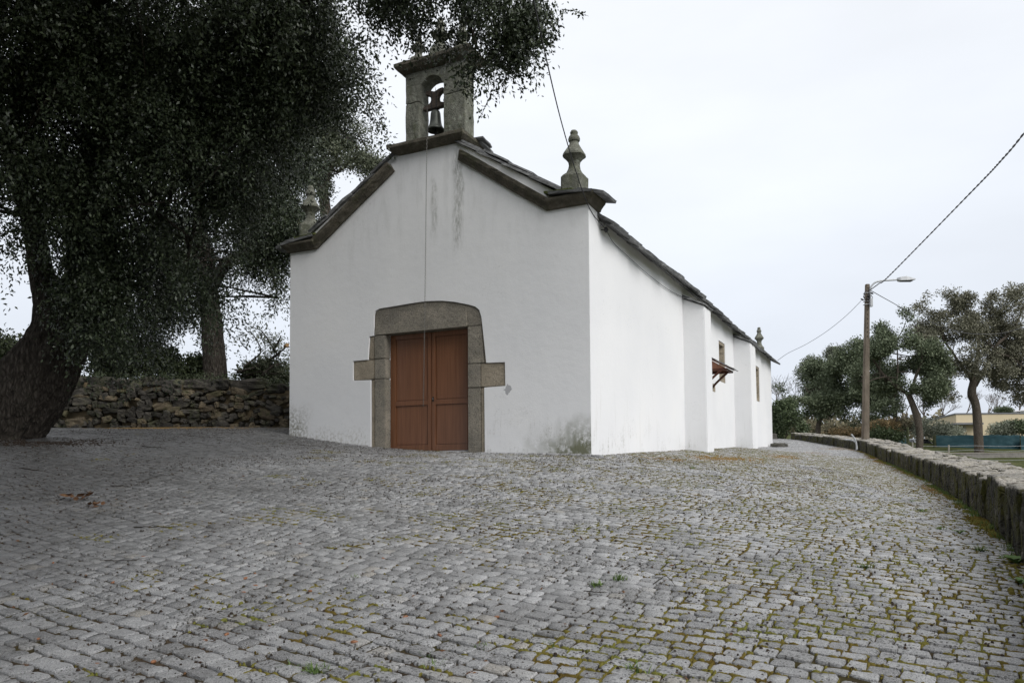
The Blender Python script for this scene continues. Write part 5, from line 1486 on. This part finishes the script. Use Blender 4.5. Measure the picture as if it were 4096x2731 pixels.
# ================================================================== TREES AND THINGS BEYOND THE LOW WALL
def far_tree(name, label, Y, trunk, limbs, bl, n, mname, nl=22, rad=.42, L=.19, W=.12, gap=.2, f=.6, group='evergreen oaks beyond the low wall', bark='bark_far', seed=0, depth=.85):
    P = np.array([a2(x, y, Y) for x, y, r in trunk]); R = np.array([r for *_, r in trunk]) * Y / (FPX / K)
    r = empty(name, (P[0][0], P[0][1], P[0][2]), 0, label, 'tree', group)
    P = np.vstack([P[:1] - [0, 0, 1.2], P]); R = np.concatenate([[R[0] * 1.1], R])
    V, F = trunk_mesh(P, R, 14, 30, .04, 0)
    child(r, 'trunk', mesh(V, F, MT[bark], True, 'trunk'))
    B = [pb(x, y, Y + rng.uniform(-1.2, 1.2), rx, ry, rx * Y / (FPX / K) * depth) for x, y, rx, ry in bl]
    sat = []
    for c_, R_ in B:
        for _ in range(7):
            d_ = rng.normal(size=3); d_ /= np.linalg.norm(d_)
            sat.append((c_ + d_ * R_ * rng.uniform(.75, 1.3), R_ * rng.uniform(.22, .5)))
    S = blob_points([(c_, R_ * 1.04) for c_, R_ in B] + sat, n, gap, f, seed, .1)
    mb = MB(); lines = []
    for pts, r0, r1 in limbs:
        lines.append(limb(mb, [a2(x, y, Y + (rng.uniform(-.6, .6) if i else 0)) for i, (x, y) in enumerate(pts)], r0 * .55 * Y / (FPX / K), r1 * .6 * Y / (FPX / K), 6, 12, .05))
    for L_ in lines:
        dd = np.min(np.linalg.norm(S[:, None] - L_[None], axis=2), axis=1); cand = np.where(dd < 1.6)[0]
        if len(cand): branch_to(mb, L_, S[rng.choice(cand, 12)], .04, 4)
    if mb.V: child(r, 'branches', mesh(mb.V, mb.F, MT[bark], True, 'branches'))
    V, F = puff_leaves(S, nl, rad, L, W)
    child(r, 'crown', mesh_np(V, F, MT[mname], False, 'crown'))
    return r
far_tree('oak_tree', 'large brownish oak with a forked lichen-spotted trunk before the cream building', 54, [(2249, 1048, 10.5), (2246, 985, 9.5), (2241, 930, 8.5), (2232, 905, 9.5), (2236, 875, 7.5), (2238, 850, 5)],
         [([(2236, 880), (2215, 850), (2192, 815), (2165, 775), (2158, 715)], 9, 2.5), ([(2240, 885), (2268, 835), (2290, 790), (2330, 755), (2350, 700)], 10, 3), ([(2238, 850), (2248, 790), (2230, 730), (2200, 695)], 7, 2), ([(2280, 810), (2320, 820), (2360, 850)], 6, 2), ([(2215, 850), (2180, 850), (2150, 870)], 5, 2)],
         [(2168, 702, 52, 32), (2215, 700, 30, 24), (2255, 740, 40, 36), (2190, 762, 76, 46), (2220, 812, 60, 38), (2150, 838, 38, 44), (2162, 885, 40, 34), (2312, 700, 44, 44), (2352, 690, 40, 40), (2310, 790, 48, 46), (2350, 800, 50, 60), (2325, 868, 40, 30), (2380, 860, 50, 60), (2255, 850, 46, 22), (2350, 910, 22, 26), (2125, 780, 26, 40)], 3500, 'far_oak_brown', 22, .38, .15, .085, .26, .7, seed=2)
far_tree('oak_tree', 'grey green oak with a crooked trunk right of the lamp post', 46, [(2112, 1030, 8), (2112, 995, 7.2), (2107, 960, 8.5), (2096, 928, 6.5), (2086, 905, 6)],
         [([(2086, 905), (2052, 882), (2020, 850), (1992, 800)], 9, 3), ([(2090, 905), (2104, 862), (2118, 825), (2110, 770)], 7, 2), ([(2060, 888), (2062, 840), (2060, 780)], 5, 1.5), ([(2035, 865), (2010, 870), (1990, 880)], 4, 1.5)],
         [(2065, 785, 50, 42), (2030, 822, 52, 42), (2102, 818, 46, 50), (2058, 862, 58, 36), (2128, 875, 36, 34), (2005, 848, 36, 52), (2090, 765, 30, 26), (2036, 768, 24, 28), (2140, 905, 20, 22), (2160, 880, 24, 30)], 2600, 'far_oak_leaf', 22, .34, .135, .075, .29, .6, seed=5)
far_tree('oak_tree', 'round dark oak with a thin trunk nearest the far end of the chapel', 60, [(1879, 1003, 6), (1880, 975, 5.5), (1890, 945, 4.8), (1900, 925, 3.5)],
         [([(1888, 950), (1870, 920), (1850, 890)], 5, 1.5), ([(1895, 938), (1920, 900), (1935, 870)], 5, 1.5), ([(1892, 945), (1925, 935), (1955, 925)], 4, 1.5)],
         [(1870, 872, 52, 40), (1838, 905, 38, 42), (1918, 892, 52, 46), (1958, 925, 40, 40), (1880, 935, 56, 26), (1820, 945, 30, 30), (1945, 870, 40, 36)], 1900, 'far_oak_leaf', 22, .40, .16, .095, .28, .55, seed=8)
far_tree('oak_tree', 'oak showing behind the lamp post with a stout straight trunk', 57, [(2057, 985, 5.5), (2056, 955, 5), (2050, 925, 4.5), (2025, 890, 4)],
         [([(2040, 910), (2005, 870), (1975, 835)], 6, 2), ([(2050, 925), (2060, 890), (2062, 850)], 5, 1.5)],
         [(1962, 822, 44, 36), (1992, 862, 44, 46), (1935, 855, 36, 40), (2000, 915, 46, 30), (2040, 935, 30, 18), (1985, 805, 20, 20)], 1700, 'far_oak_leaf', 22, .38, .155, .09, .24, .5, seed=11)
far_tree('oak_tree', 'pale grey tree top showing above the round dark oak', 82, [(1900, 985, 7), (1900, 900, 6), (1897, 860, 4)], [([(1897, 870), (1880, 840), (1870, 820)], 3, 1), ([(1897, 870), (1915, 840), (1925, 815)], 3, 1)],
         [(1893, 835, 34, 22), (1920, 845, 30, 25), (1868, 850, 24, 22), (1915, 815, 16, 12)], 420, 'far_oak_grey', 20, .6, .2, .12, .3, .4, seed=14)
bush('bush', [pb(1800, 955, 45, 34, 34, 1.6), pb(1785, 985, 45, 26, 22, 1.2), pb(1818, 985, 45, 26, 18, 1.2)], 480, 'dark evergreen bush touching the far corner of the chapel', 'shrub_leaf', 24, .35, .15, .09, .12, 'bush', None, 5, .8)
shr = bush('bush', [pb(2032, 990, 47, 36, 20, 1.0), pb(2012, 1000, 47, 22, 14, .8), pb(2054, 1002, 47, 22, 12, .8)], 420, 'rounded shrub with reddish tips just right of the lamp post', 'shrub_leaf', 22, .26, .12, .07, .1, 'shrub', None, 5, 1.)
shr2 = bush('bush', [pb(2032, 975, 47, 30, 10, .9), pb(2010, 985, 47.2, 16, 7, .6), pb(2058, 988, 47.2, 14, 8, .6)], 130, 'reddish new shoots crowning the rounded shrub', 'red_leaf', 22, .22, .12, .07, .1, 'shrub', None, 3, 1.)
for c_ in list(shr2.children):        # the red shoots belong to the shrub itself
    if c_.name.startswith('foliage'):
        c_.parent = shr; c_.matrix_local = Matrix.Translation(-shr.location); c_.name = 'red_shoots'
    else: bpy.data.objects.remove(c_)
bpy.data.objects.remove(shr2)
bush('bush', [pb(1945, 997, 50, 44, 13, 1.0), pb(1910, 1000, 50, 22, 10, .8), pb(1972, 998, 50, 20, 12, .8)], 330, 'straw and red coloured shrub left of the lamp post behind the low wall', 'red_leaf', 22, .26, .12, .07, .12, 'shrub', None, 5, 1.)
for k, (x, y, rx, ry, Y, mm, lab) in enumerate(((1850, 985, 34, 22, 68, 'scrub_leaf', 'brown scrub behind the thin trunk of the round oak'), (1925, 975, 50, 22, 72, 'scrub_leaf', 'brown scrub between the round oak and the lamp post'), (1985, 965, 40, 24, 66, 'bush_leaf', 'dark undergrowth right behind the lamp post'), (2140, 985, 36, 22, 60, 'olive_leaf', 'silvery scrub left of the netting fence'), (2075, 975, 26, 14, 62, 'scrub_leaf', 'brown scrub behind the crooked oak trunk'),
        (2183, 990, 24, 15, 66, 'olive_leaf', 'olive shrub before the awning of the cream building'), (2303, 985, 22, 17, 64, 'olive_leaf', 'olive shrub right of the big forked trunk'), (2345, 982, 20, 14, 64, 'olive_leaf', 'olive shrub at the right edge of the picture'), (2325, 978, 10, 9, 63.5, 'shrub_leaf', 'small dark shrub between the two olive shrubs'), (2304, 943, 14, 8, 100, 'shrub_leaf', 'dark tree top above the cream building'),
        (1790, 990, 40, 14, 75, 'scrub_leaf', 'low brown scrub behind the far corner of the chapel'))):
    bush('bush', [pb(x, y, Y, rx, ry, 1.5), pb(x - rx * .4, y + ry * .35, Y, rx * .6, ry * .65, 1.2), pb(x + rx * .4, y + ry * .3, Y, rx * .6, ry * .7, 1.2)], 200, lab, mm, 20, .42, .17, .085, .15, 'shrub', 'shrubs beyond the low wall', 4, .7)

# bare winter trees
def bare_tree(label, x, yb, yt, Y, seed, spread=.55, rr=.11, group='bare trees beyond the low wall'):
    random.seed(seed)
    b = a2(x, yb, Y); h_ = a2(x, yt, Y)[2] - b[2]
    r = empty('bare_tree', tuple(b), 0, label, 'tree', group)
    mb = MB()
    def grow(p, d, l, rad, lev):
        q = [p]; dd = d.copy()
        for _ in range(3):
            dd = dd + np.array([random.gauss(0, .12), random.gauss(0, .12), random.gauss(.03, .06)]); dd /= np.linalg.norm(dd)
            q.append(q[-1] + dd * l / 3)
        mb.tube(q, np.linspace(rad, rad * .6, 4), 5 if lev < 2 else 3, False)
        if lev >= 5: return
        for k in range(3 if lev < 4 else 2):
            a = random.uniform(0, 6.28); s = spread * random.uniform(.6, 1.3)
            nd = dd + np.array([math.cos(a) * s, math.sin(a) * s, random.uniform(-.1, .25)]); nd /= np.linalg.norm(nd)
            grow(q[random.choice((2, 3, 3))], nd, l * random.uniform(.6, .8), max(rad * .55, .012), lev + 1)
    grow(np.array([0, 0, -.5]), np.array([random.gauss(0, .06), 0, 1.]), h_ * .36 + .5, rr, 0)
    me = mesh(mb.V, mb.F, MT['bark_bare'], True, 'branches'); link('branches', me, r)
for k, (x, yb, yt, Y, lab) in enumerate(((1792, 995, 885, 72, 'bare tree beside the far corner of the chapel'), (1812, 990, 868, 85, 'taller bare tree left of the round dark oak'), (2072, 990, 890, 66, 'bare tree just left of the crooked oak trunk'), (2128, 985, 895, 75, 'bare tree just right of the crooked oak trunk'), (2160, 975, 925, 95, 'small bare tree at the left end of the cream building'),
        (2212, 965, 905, 110, 'bare tree above the cream building left of the forked trunk'), (2265, 965, 908, 112, 'bare tree above the cream building just right of the forked trunk'), (2290, 960, 915, 118, 'bare tree above the middle of the cream roof'), (2340, 955, 890, 105, 'bare tree above the right end of the cream roof'), (1985, 985, 930, 80, 'bare tree low between the oaks near the lamp post'))):
    bare_tree(lab, x, yb, yt, Y, 50 + k)
random.seed(5)

# cream building
def quadwall(mb, pts, z0, z1):
    n = len(pts)
    V = [(p[0], p[1], z0) for p in pts] + [(p[0], p[1], z1) for p in pts]
    mb.add(V, [(i, i + 1, i + 1 + n, i + n) for i in range(n - 1)])
cA, cB = at(*z7(1470, 1218), 82), at(*z7(1615, 1190), 74)
zt = cB[2]
bld = empty('cream_building', (cB[0], cB[1], 3.0), 0, 'flat roofed cream building behind the green netting', 'building')
foot = [(cA[0], cA[1]), (cB[0], cB[1]), (78, 73), (78, 92), (cA[0] + 4, 92)]
mb = MB(); n = len(foot); V = [(a - cB[0], b - cB[1], -1.2) for a, b in foot] + [(a - cB[0], b - cB[1], zt - 3.0) for a, b in foot]
mb.add(V, [tuple(range(n, 2 * n))] + [(i, (i + 1) % n, (i + 1) % n + n, i + n) for i in range(n)]); mb.build('wall', MT['render_cream'], bld)
mb = MB()
cen = np.mean(foot, axis=0)
out = [(cen + (np.array(p) - cen) * 1.006) for p in foot]
V = [(a - cB[0], b - cB[1], zt - 3.0 + .004) for a, b in out] + [(a - cB[0], b - cB[1], zt - 3.0 + .13) for a, b in out]
mb.add(V, [tuple(range(n, 2 * n)), tuple(range(n - 1, -1, -1))] + [(i, (i + 1) % n, (i + 1) % n + n, i + n) for i in range(n)]); mb.build('roof_edge', MT['roof_trim'], bld)
a0, a1, a2_ = at(*z7(1425, 1302), 82), at(*z7(1615, 1268), 73), at(*z7(1832, 1268), 73)
mb = MB(); za = a1[2] - 3.0
Pp = [(a0[0] - cB[0], a0[1] - cB[1]), (a1[0] - cB[0], a1[1] - cB[1]), (a2_[0] - cB[0], a2_[1] - cB[1]), (a2_[0] - cB[0], 1.2), (.2, 1.0), (a0[0] - cB[0] + 1.5, 9)]
V = [(x, y, za - .02) for x, y in Pp] + [(x, y, za + .16) for x, y in Pp]; n = 6
mb.add(V, [tuple(range(n - 1, -1, -1)), tuple(range(n, 2 * n))] + [(i, (i + 1) % n, (i + 1) % n + n, i + n) for i in range(n)]); mb.build('awning', MT['roof_trim'], bld)
p = at(*z7(1680, 1300), 73.8) - np.array([cB[0], cB[1], 3.0])
mb = MB(); mb.box(p[0] - .1, p[0] + .1, p[1] - .15, p[1] + .1, p[2] - .35, p[2] + .2); mb.build('wall_lamp', MT['coping'], bld)
# white house farther back
p = at(4030, 1651, 105); q = at(4140, 1620, 105)
wh = empty('white_house', (q[0] + 6, 110, 4), 0, 'white house gable rising behind the cream roof at the right edge', 'house')
zr = q[2] + .6 - 4
mb = MB(); x0 = p[0] - q[0] - 6; mb.prism([(0, 0), (0, 1), (1, 1), (1, 0)], 0, .001) if False else None
V = [(x0, -5, -2), (6, -5, -2), (6, -5, zr), (x0, -5, p[2] - 4), (x0, 6, -2), (6, 6, -2), (6, 6, zr), (x0, 6, p[2] - 4)]
mb.hexa([V[0], V[1], V[5], V[4], V[3], V[2], V[6], V[7]]); mb.build('wall', MT['white_render'], wh)
mb = MB(); mb.hexa([(x0 - .3, -5.3, p[2] - 3.99), (6, -5.3, zr + .01), (6, 6.3, zr + .01), (x0 - .3, 6.3, p[2] - 3.99), (x0 - .3, -5.3, p[2] - 3.85), (6, -5.3, zr + .15), (6, 6.3, zr + .15), (x0 - .3, 6.3, p[2] - 3.85)]); mb.build('roof', MT['white_render'], wh)

# netting fence with posts, block wall, wire fence
def net(name, x0, x1, Y, yt, yb, label, posts, n=40, Y1=None):
    A, B = at(x0, yt, Y), at(x1, yt, Y1 or Y)
    r = empty(name, (A[0], A[1], at(x0, yb, Y)[2]), 0, label, 'fence', 'green netting fences')
    hz = A[2] - at(x0, yb, Y)[2]
    V = []; m = 8
    for i in range(n + 1):
        t = i / n
        for j in range(m + 1):
            s_ = j / m
            sag = .05 * math.sin(t * math.pi * posts) ** 2 * s_ + .04 * mnoise.noise(Vector((t * 14, 3, 0))) * s_
            V.append(((B[0] - A[0]) * t, (B[1] - A[1]) * t + .07 * mnoise.noise(Vector((t * 22, s_ * 3, 1))), hz * s_ - sag - .05 * (1 - s_)))
    F = [(i * (m + 1) + j, (i + 1) * (m + 1) + j, (i + 1) * (m + 1) + j + 1, i * (m + 1) + j + 1) for i in range(n) for j in range(m)]
    link('netting', mesh(V, F, MT['netting'], True, 'netting'), r)
    for k in range(posts + 1):
        t = k / posts; c = np.array([(B[0] - A[0]) * t, (B[1] - A[1]) * t + .06, 0])
        MB().tube([c - [0, 0, .3], c + [0, 0, hz + .02]], .035, 7).build('post', MT['post_moss'], r)
    return r
net('netting_fence', 3745, 4080, 57, 1740, 1813, 'long blue green netting fence behind the big forked trunk', 3)
net('netting_fence', 4083, 4400, 56.6, 1742, 1813, 'folded end of green netting at the right edge of the picture', 2)
net('netting_fence', 3546, 3624, 50, 1752, 1790, 'short green netting left of the crooked oak', 1, 12)
for (x, y0, y1, r, Y, lab) in ((3630, 1708, 1790, .10, 50.2, 'mossy wooden post left of the crooked oak trunk'), (3737, 1738, 1815, .11, 56.5, 'ivy covered post at the left end of the long netting')):
    A, B = at(x, y1, Y), at(x, y0, Y)
    V, F = tube(spline([A - [0, 0, .3], (A + B) / 2 + [.02, 0, 0], B], 12), np.linspace(r, r * .8, 12), 9)
    o = link('fence_post', mesh(V, F, MT['post_moss'], True, 'fence_post')); tag(o, lab, 'post')
bl0 = at(3800, 1813, 52); bl1 = (46., 51.2)
bw = empty('block_wall', (bl0[0], 52, bl0[2] - .9), 0, 'low grey concrete block wall under the netting fence', 'wall')
mb = MB(); L = 15.5
for r_ in range(5):
    x = -1. - (r_ % 2) * .2
    while x < L:
        mb.box(x + .006, x + .394, -.1 + random.uniform(-.004, .004), .1, .9 - .2 * (r_ + 1) - .0 + .006, .9 - .2 * r_ - .006); x += .4
o = mb.build('blocks', MT['concrete_block'], bw); o['kind'] = 'stuff'
MB().box(-1.2, L, -.14, .14, .9, .95).build('coping', MT['coping'], bw)
wf = empty('wire_fence', tuple(at(3795, 1806, 50)), 0, 'thin wire fence with a short pale post before the netting', 'fence')
pp = np.array(wf.location)
for (x, y0, y1) in ((3795, 1812, 1779), (3650, 1800, 1768), (4130, 1812, 1780)):
    A, B = at(x, y1, 50) - pp, at(x, y0 + 14, 50) - pp; MB().tube([B, A], .045, 6).build('post', MT['coping'], wf)
for (yl, yr, sg) in ((1782, 1782, 3), (1798, 1800, 6), (1833, 1838, 4)):
    Pq = [at(x, yl + (yr - yl) * t + sg * math.sin(t * math.pi * 2) ** 2, 50) - pp for t, x in ((t, 3650 + 480 * t) for t in np.linspace(0, 1, 9))]
    MB().tube(spline(Pq, 30), .011, 4).build('wire', MT['galvanised'], wf)

# parked car, mostly hidden by the oak trunk and the wall
ct = at(3672, 1753, 60)
car = empty('parked_car', (ct[0], ct[1], ct[2] - 1.42), .06, 'pale parked car half hidden behind the crooked oak trunk', 'car')
prof = [(-1.95, .35, .72), (-1.9, .62, .80), (-1.2, .78, .84), (-.95, .86, .82), (-.35, 1.36, .62), (.7, 1.42, .62), (1.45, 1.05, .72), (1.9, .95, .78), (1.95, .4, .74)]
V = []; 
for y, zt_, hw in prof: V += [(-hw, y, .22), (hw, y, .22), (hw, y, min(zt_, .82)), (hw * (.82 if zt_ > .9 else .96), y, zt_), (-hw * (.82 if zt_ > .9 else .96), y, zt_), (-hw, y, min(zt_, .82))]
F = [tuple(range(5, -1, -1)), tuple(range(len(V) - 6, len(V)))] + [(s * 6 + j, s * 6 + (j + 1) % 6, s * 6 + 6 + (j + 1) % 6, s * 6 + 6 + j) for s in range(len(prof) - 1) for j in range(6)]
MB().add(V, F).build('body', MT['car_paint'], car, bevel=.03)
MB().hexa([(-.60, -.93, .93), (.60, -.93, .93), (.50, -.42, 1.34), (-.50, -.42, 1.34), (-.60, -.955, .945), (.60, -.955, .945), (.50, -.445, 1.355), (-.50, -.445, 1.355)]).build('windscreen', MT['dark_glass'], car)
for sx in (-1, 1):
    MB().hexa([(sx * .72, -.55, .90), (sx * .72, .95, .93), (sx * .57, .62, 1.33), (sx * .57, -.28, 1.31), (sx * .745, -.55, .90), (sx * .745, .95, .93), (sx * .595, .62, 1.33), (sx * .595, -.28, 1.31)]).build('side_window', MT['dark_glass'], car)
    MB().box(sx * .5 - .14, sx * .5 + .14, -1.97, -1.86, .56, .70).build('headlight', MT['white_metal'], car, bevel=.03)
    for y in (-1.25, 1.25):
        w_ = MB().tube([(sx * .62, y, .3), (sx * .82, y, .3)], .3, 18).build('wheel', MT['tyre'], car); MB().tube([(sx * .80, y, .3), (sx * .828, y, .3)], .19, 14).build('rim', MT['galvanised'], w_)

# far line of woods that closes the horizon
Pw = []
for k in range(240):
    a = rng.uniform(-1.1, 1.1); d = rng.uniform(170, 215); x, y = math.sin(a) * d, math.cos(a) * d
    Pw.append((np.array([x, y, h1(x, y) + 2.2]), np.array([6, 4, rng.uniform(2.4, 4.4)])))
S = blob_points(Pw, 5200, .1, .12, 7)
V, F = puff_leaves(S, 5, 1.6, 1.3, .9)
o = link('far_woods', mesh_np(V, F, MT['scrub_leaf'], False, 'far_woods')); tag(o, 'far brown woods along the horizon', 'woods', kind='stuff')

# ================================================================== SMALL THINGS ON THE SETTS
def ground_hit(x, y):
    d = ray(x, y); t = np.linspace(2.5, 45, 1500); P = EYE + d[None] * t[:, None]
    g_ = P[:, 2] - H(P[:, 0], P[:, 1]); i = int(np.argmax(g_ < 0)); return P[i]
def tuft(px, py, n, hgt, label, m='grass_green', spread=.05, wdt=.005):
    c = ground_hit(px * K, py * K); V = []; F = []
    for k in range(n):
        a = random.uniform(0, 6.28); l = hgt * random.uniform(.5, 1.15); b = np.array([random.gauss(0, spread * .4), random.gauss(0, spread * .4), -.015]); d = np.array([math.cos(a), math.sin(a), 0]); s_ = np.array([-d[1], d[0], 0]) * wdt
        lean_ = random.uniform(.35, 1.3)
        for t in (0, .5, 1.):
            p = b + d * l * lean_ * t ** 1.3 + np.array([0, 0, l * (t - .35 * t * t * lean_)])
            V += [p - s_ * (1 - t * .9), p + s_ * (1 - t * .9)]
        q = len(V) - 6; F += [(q, q + 1, q + 3, q + 2), (q + 2, q + 3, q + 5, q + 4)]
    o = link('grass_tuft', mesh(V, F, MT[m], False, 'grass_tuft')); o.location = tuple(c); tag(o, label, 'grass', 'grass tufts between the setts')
for a in ((728, 1546, 90, .075, 'brightest grass tuft near the bottom edge left of centre'), (664, 1530, 30, .05, 'small pale grass tuft left of the bright bottom tuft'), (1000, 1530, 60, .055, 'grass tuft at the bottom edge just left of centre'), (985, 1505, 40, .045, 'low weed tuft above the bottom centre tuft'), (812, 1330, 55, .06, 'grass tuft alone on the setts below the left door jamb'),
          (1425, 1330, 50, .07, 'upright grass tuft in the middle of the courtyard'), (1372, 1342, 45, .055, 'flat grass tuft left of the upright middle tuft'), (2117, 1172, 45, .06, 'grass tuft in the gutter near the low wall'), (1460, 1538, 35, .06, 'grass tuft at the bottom edge right of centre'), (1110, 1485, 30, .05, 'small weed tuft above the bottom edge near the centre'),
          (1262, 1480, 26, .04, 'small dark weed tuft right of centre near the bottom'), (2095, 1150, 24, .05, 'small tuft just above the gutter tuft'), (1985, 1300, 40, .06, 'yellowish grass tuft in the mossy joints at the right'), (2250, 1265, 50, .09, 'grass tuft at the foot of the low wall before the broad leaved weed'), (2160, 1215, 40, .07, 'grass tuft in the joint below the gutter tuft'), (575, 1322, 22, .05, 'small green tuft left of the lone tuft'), (1590, 1075, 30, .06, 'green tuft on the moss beside the long chapel wall')):
    tuft(*a)
def weed(px, py, n, l, label):
    c = ground_hit(px * K, py * K); r = empty('weed', tuple(c), 0, label, 'weed', 'broad leaved weeds at the low wall')
    for k in range(n):
        a = k / n * 6.28 + random.uniform(-.3, .3); ll = l * random.uniform(.7, 1.15); V = []
        d = np.array([math.cos(a), math.sin(a), 0]); s_ = np.array([-d[1], d[0], 0])
        for t, wd in ((0, .02), (.25, .10), (.55, .2), (.8, .15), (1, .01)):
            p = d * ll * t * .75 + np.array([0, 0, ll * (.85 * t - .55 * t * t)]); V += [p - s_ * wd * ll, p + np.array([0, 0, -.03 * ll]), p + s_ * wd * ll]
        F = [(i * 3 + j, i * 3 + j + 1, i * 3 + j + 4, i * 3 + j + 3) for i in range(4) for j in range(2)]
        link('leaf', mesh(V, F, MT['weed_green'], True, 'leaf'), r)
weed(2335, 1295, 9, .17, 'fresh broad leaved weed at the foot of the low wall on the right edge')
weed(2345, 1340, 6, .10, 'small broad leaved weed below the fresh one at the right edge')
weed(2205, 1225, 7, .09, 'small weed at the wall foot left of the fresh broad leaved one')
# grass and moss strip at the wall foot
n = 2600; yy = rng.uniform(4.4, 24, n); xx = wall_x(yy) - np.abs(rng.normal(0, .07, n)) + .02
k = noise_at(xx, yy, 1.3, 2) > -.05; xx, yy = xx[k], yy[k]; n = len(xx)
P = np.stack([xx, yy, H(xx, yy) - .01], -1); D = rng.normal(size=(n, 3)) * .5; D[:, 2] = np.abs(D[:, 2]) + .6
V, F = leaf_geo(P, D, rng.uniform(.03, .09, n), .008)
o = link('wall_foot_grass', mesh_np(V, F, MT['grass_green'], False, 'wall_foot_grass')); tag(o, 'short grass growing along the foot of the low wall', 'grass', kind='stuff')
n = 6000; yy = rng.uniform(4.2, 30, n); xx = wall_x(yy) - np.abs(rng.normal(0, .09, n)) + .03
k = noise_at(xx, yy, 1.1, 12) > -.1; xx, yy = xx[k], yy[k]
o = link('wall_foot_moss', blobs(xx, yy, H(xx, yy) - .008, rng.uniform(.012, .04, len(xx)), rng.uniform(.01, .035, len(xx)), MT['moss'], 'wfm'))
tag(o, 'moss cushions banked against the foot of the low wall', 'moss', kind='stuff')
# fallen twigs
def twig(pts, r, label):
    P = [ground_hit(x * K, y * K) + np.array([0, 0, .012 + .012 * (i % 2)]) for i, (x, y) in enumerate(pts)]
    r = r * .6; mb = MB(); Q = spline(P, 14); mb.tube(Q + rng.normal(size=Q.shape) * r * .5, np.linspace(r, r * .4, 14), 5)
    for i in (4, 8, 11):
        d = np.array([random.uniform(-.1, .1), random.uniform(-.12, .12), .015]); mb.tube([Q[i], Q[i] + d * .6, Q[i] + d], [r * .5, r * .4, r * .2], 4)
    o = mb.build('fallen_twig', MT['bark_oak'], None, True); tag(o, label, 'twig', 'twigs fallen on the setts')
for pts, r, lab in ((((327, 1026), (350, 1030), (382, 1031)), .014, 'fallen twig nearest the rubble wall'), (((40, 1076), (75, 1082), (113, 1086)), .013, 'fallen twig below the leaning oak trunk'), (((308, 1213), (360, 1216), (405, 1213)), .009, 'long fallen twig in the dark left half of the yard'), (((255, 1118), (280, 1121), (300, 1120)), .008, 'short twig right of the dead leaf clump'),
                    (((240, 1290), (275, 1294), (312, 1291)), .007, 'thin twig lying across the setts in the lower left'), (((1500, 1345), (1530, 1330), (1552, 1350)), .007, 'forked twig right of the upright middle tuft'), (((310, 1115 + 0), (365, 1096), (402, 1094)), .006, 'thin twig left of the middle of the dark yard'), (((1730, 1345), (1755, 1352), (1775, 1349)), .006, 'thin twig among the mossy setts'), (((2085, 1135), (2100, 1128), (2113, 1138)), .010, 'leafy twig end in the gutter'), (((1340, 1360), (1370, 1368), (1395, 1364)), .006, 'thin twig below the flat middle tuft')):
    twig(pts, r, lab)
# dead leaves
lv = mesh([(0, 0, 0), (.018, .024, .008), (.022, .055, .004), (0, .085, .012), (-.02, .055, .008), (-.018, .022, .002)], [(0, 1, 5), (1, 2, 4, 5), (2, 3, 4)], MT['dry_brown'], False, 'dead_leaf')
cl = empty('dead_leaf_clump', tuple(ground_hit(170 * K, 1147 * K)), 0, 'clump of brown dead leaves on the dark setts at the left', 'dead leaves')
for k in range(11):
    o = link('leaf', lv, cl); o.location = (random.gauss(0, .08), random.gauss(0, .05), random.uniform(.01, .05)); o.rotation_euler = (random.uniform(-.7, .7), random.uniform(-.7, .7), random.uniform(0, 6.28)); o.scale = (1.2, 1.2, 1.2)
cl = empty('dead_leaf_clump', tuple(ground_hit(228 * K, 1163 * K)), 0, 'second clump of brown dead leaves right of the first', 'dead leaves')
for k in range(8):
    o = link('leaf', lv, cl); o.location = (random.gauss(0, .09), random.gauss(0, .05), random.uniform(.005, .03)); o.rotation_euler = (random.uniform(-.5, .5), random.uniform(-.5, .5), random.uniform(0, 6.28))
k = 170; Pl = []
while len(Pl) < k:
    px, py = random.uniform(30, 1700), random.uniform(1080, 1560)
    Pl.append(ground_hit(px * K, py * K) + np.array([0, 0, .006]))
Dl = rng.normal(size=(k, 3)); Dl[:, 2] *= .15
V, F = leaf_geo(np.array(Pl), Dl, rng.uniform(.02, .05, k), rng.uniform(.010, .02, k), .15)
o = link('fallen_leaves', mesh_np(V, F, MT['dry_brown'], False, 'fallen_leaves')); tag(o, 'small brown fallen leaves strewn over the setts', 'leaves', kind='stuff')
prof = [(.0, -.013), (.005, -.012), (.0075, -.004), (.008, .004), (.0065, .012), (.003, .016), (0, .0175)]
V = [(r * math.cos(t), r * math.sin(t), z) for r, z in prof for t in np.linspace(0, 6.283, 8, endpoint=False)]
F = [(i * 8 + k, i * 8 + (k + 1) % 8, (i + 1) * 8 + (k + 1) % 8, (i + 1) * 8 + k) for i in range(6) for k in range(8)]
am = mesh(V, F, MT['acorn_shell'], True, 'acorn')
for (px, py) in ((122, 1295), (330, 1282), (585, 1320), (563, 1331), (560, 1363), (451, 1349), (612, 1350), (690, 1252), (880, 1285), (930, 1420), (815, 1478), (712, 1360), (520, 1460), (470, 1475), (353, 1523), (220, 1530), (585, 1348), (1010, 1462), (1140, 1420), (260, 1340), (90, 1470), (640, 1405)):
    c = ground_hit(px * K, py * K); o = link('acorn', am); o.location = tuple(c + np.array([0, 0, .009])); o.rotation_euler = (1.45, random.uniform(-.2, .2), random.uniform(0, 6.28)); s_ = random.uniform(1., 1.35); o.scale = (s_, s_, s_)
    tag(o, 'brown acorn lying on the dark setts', 'acorn', 'acorns scattered on the setts')
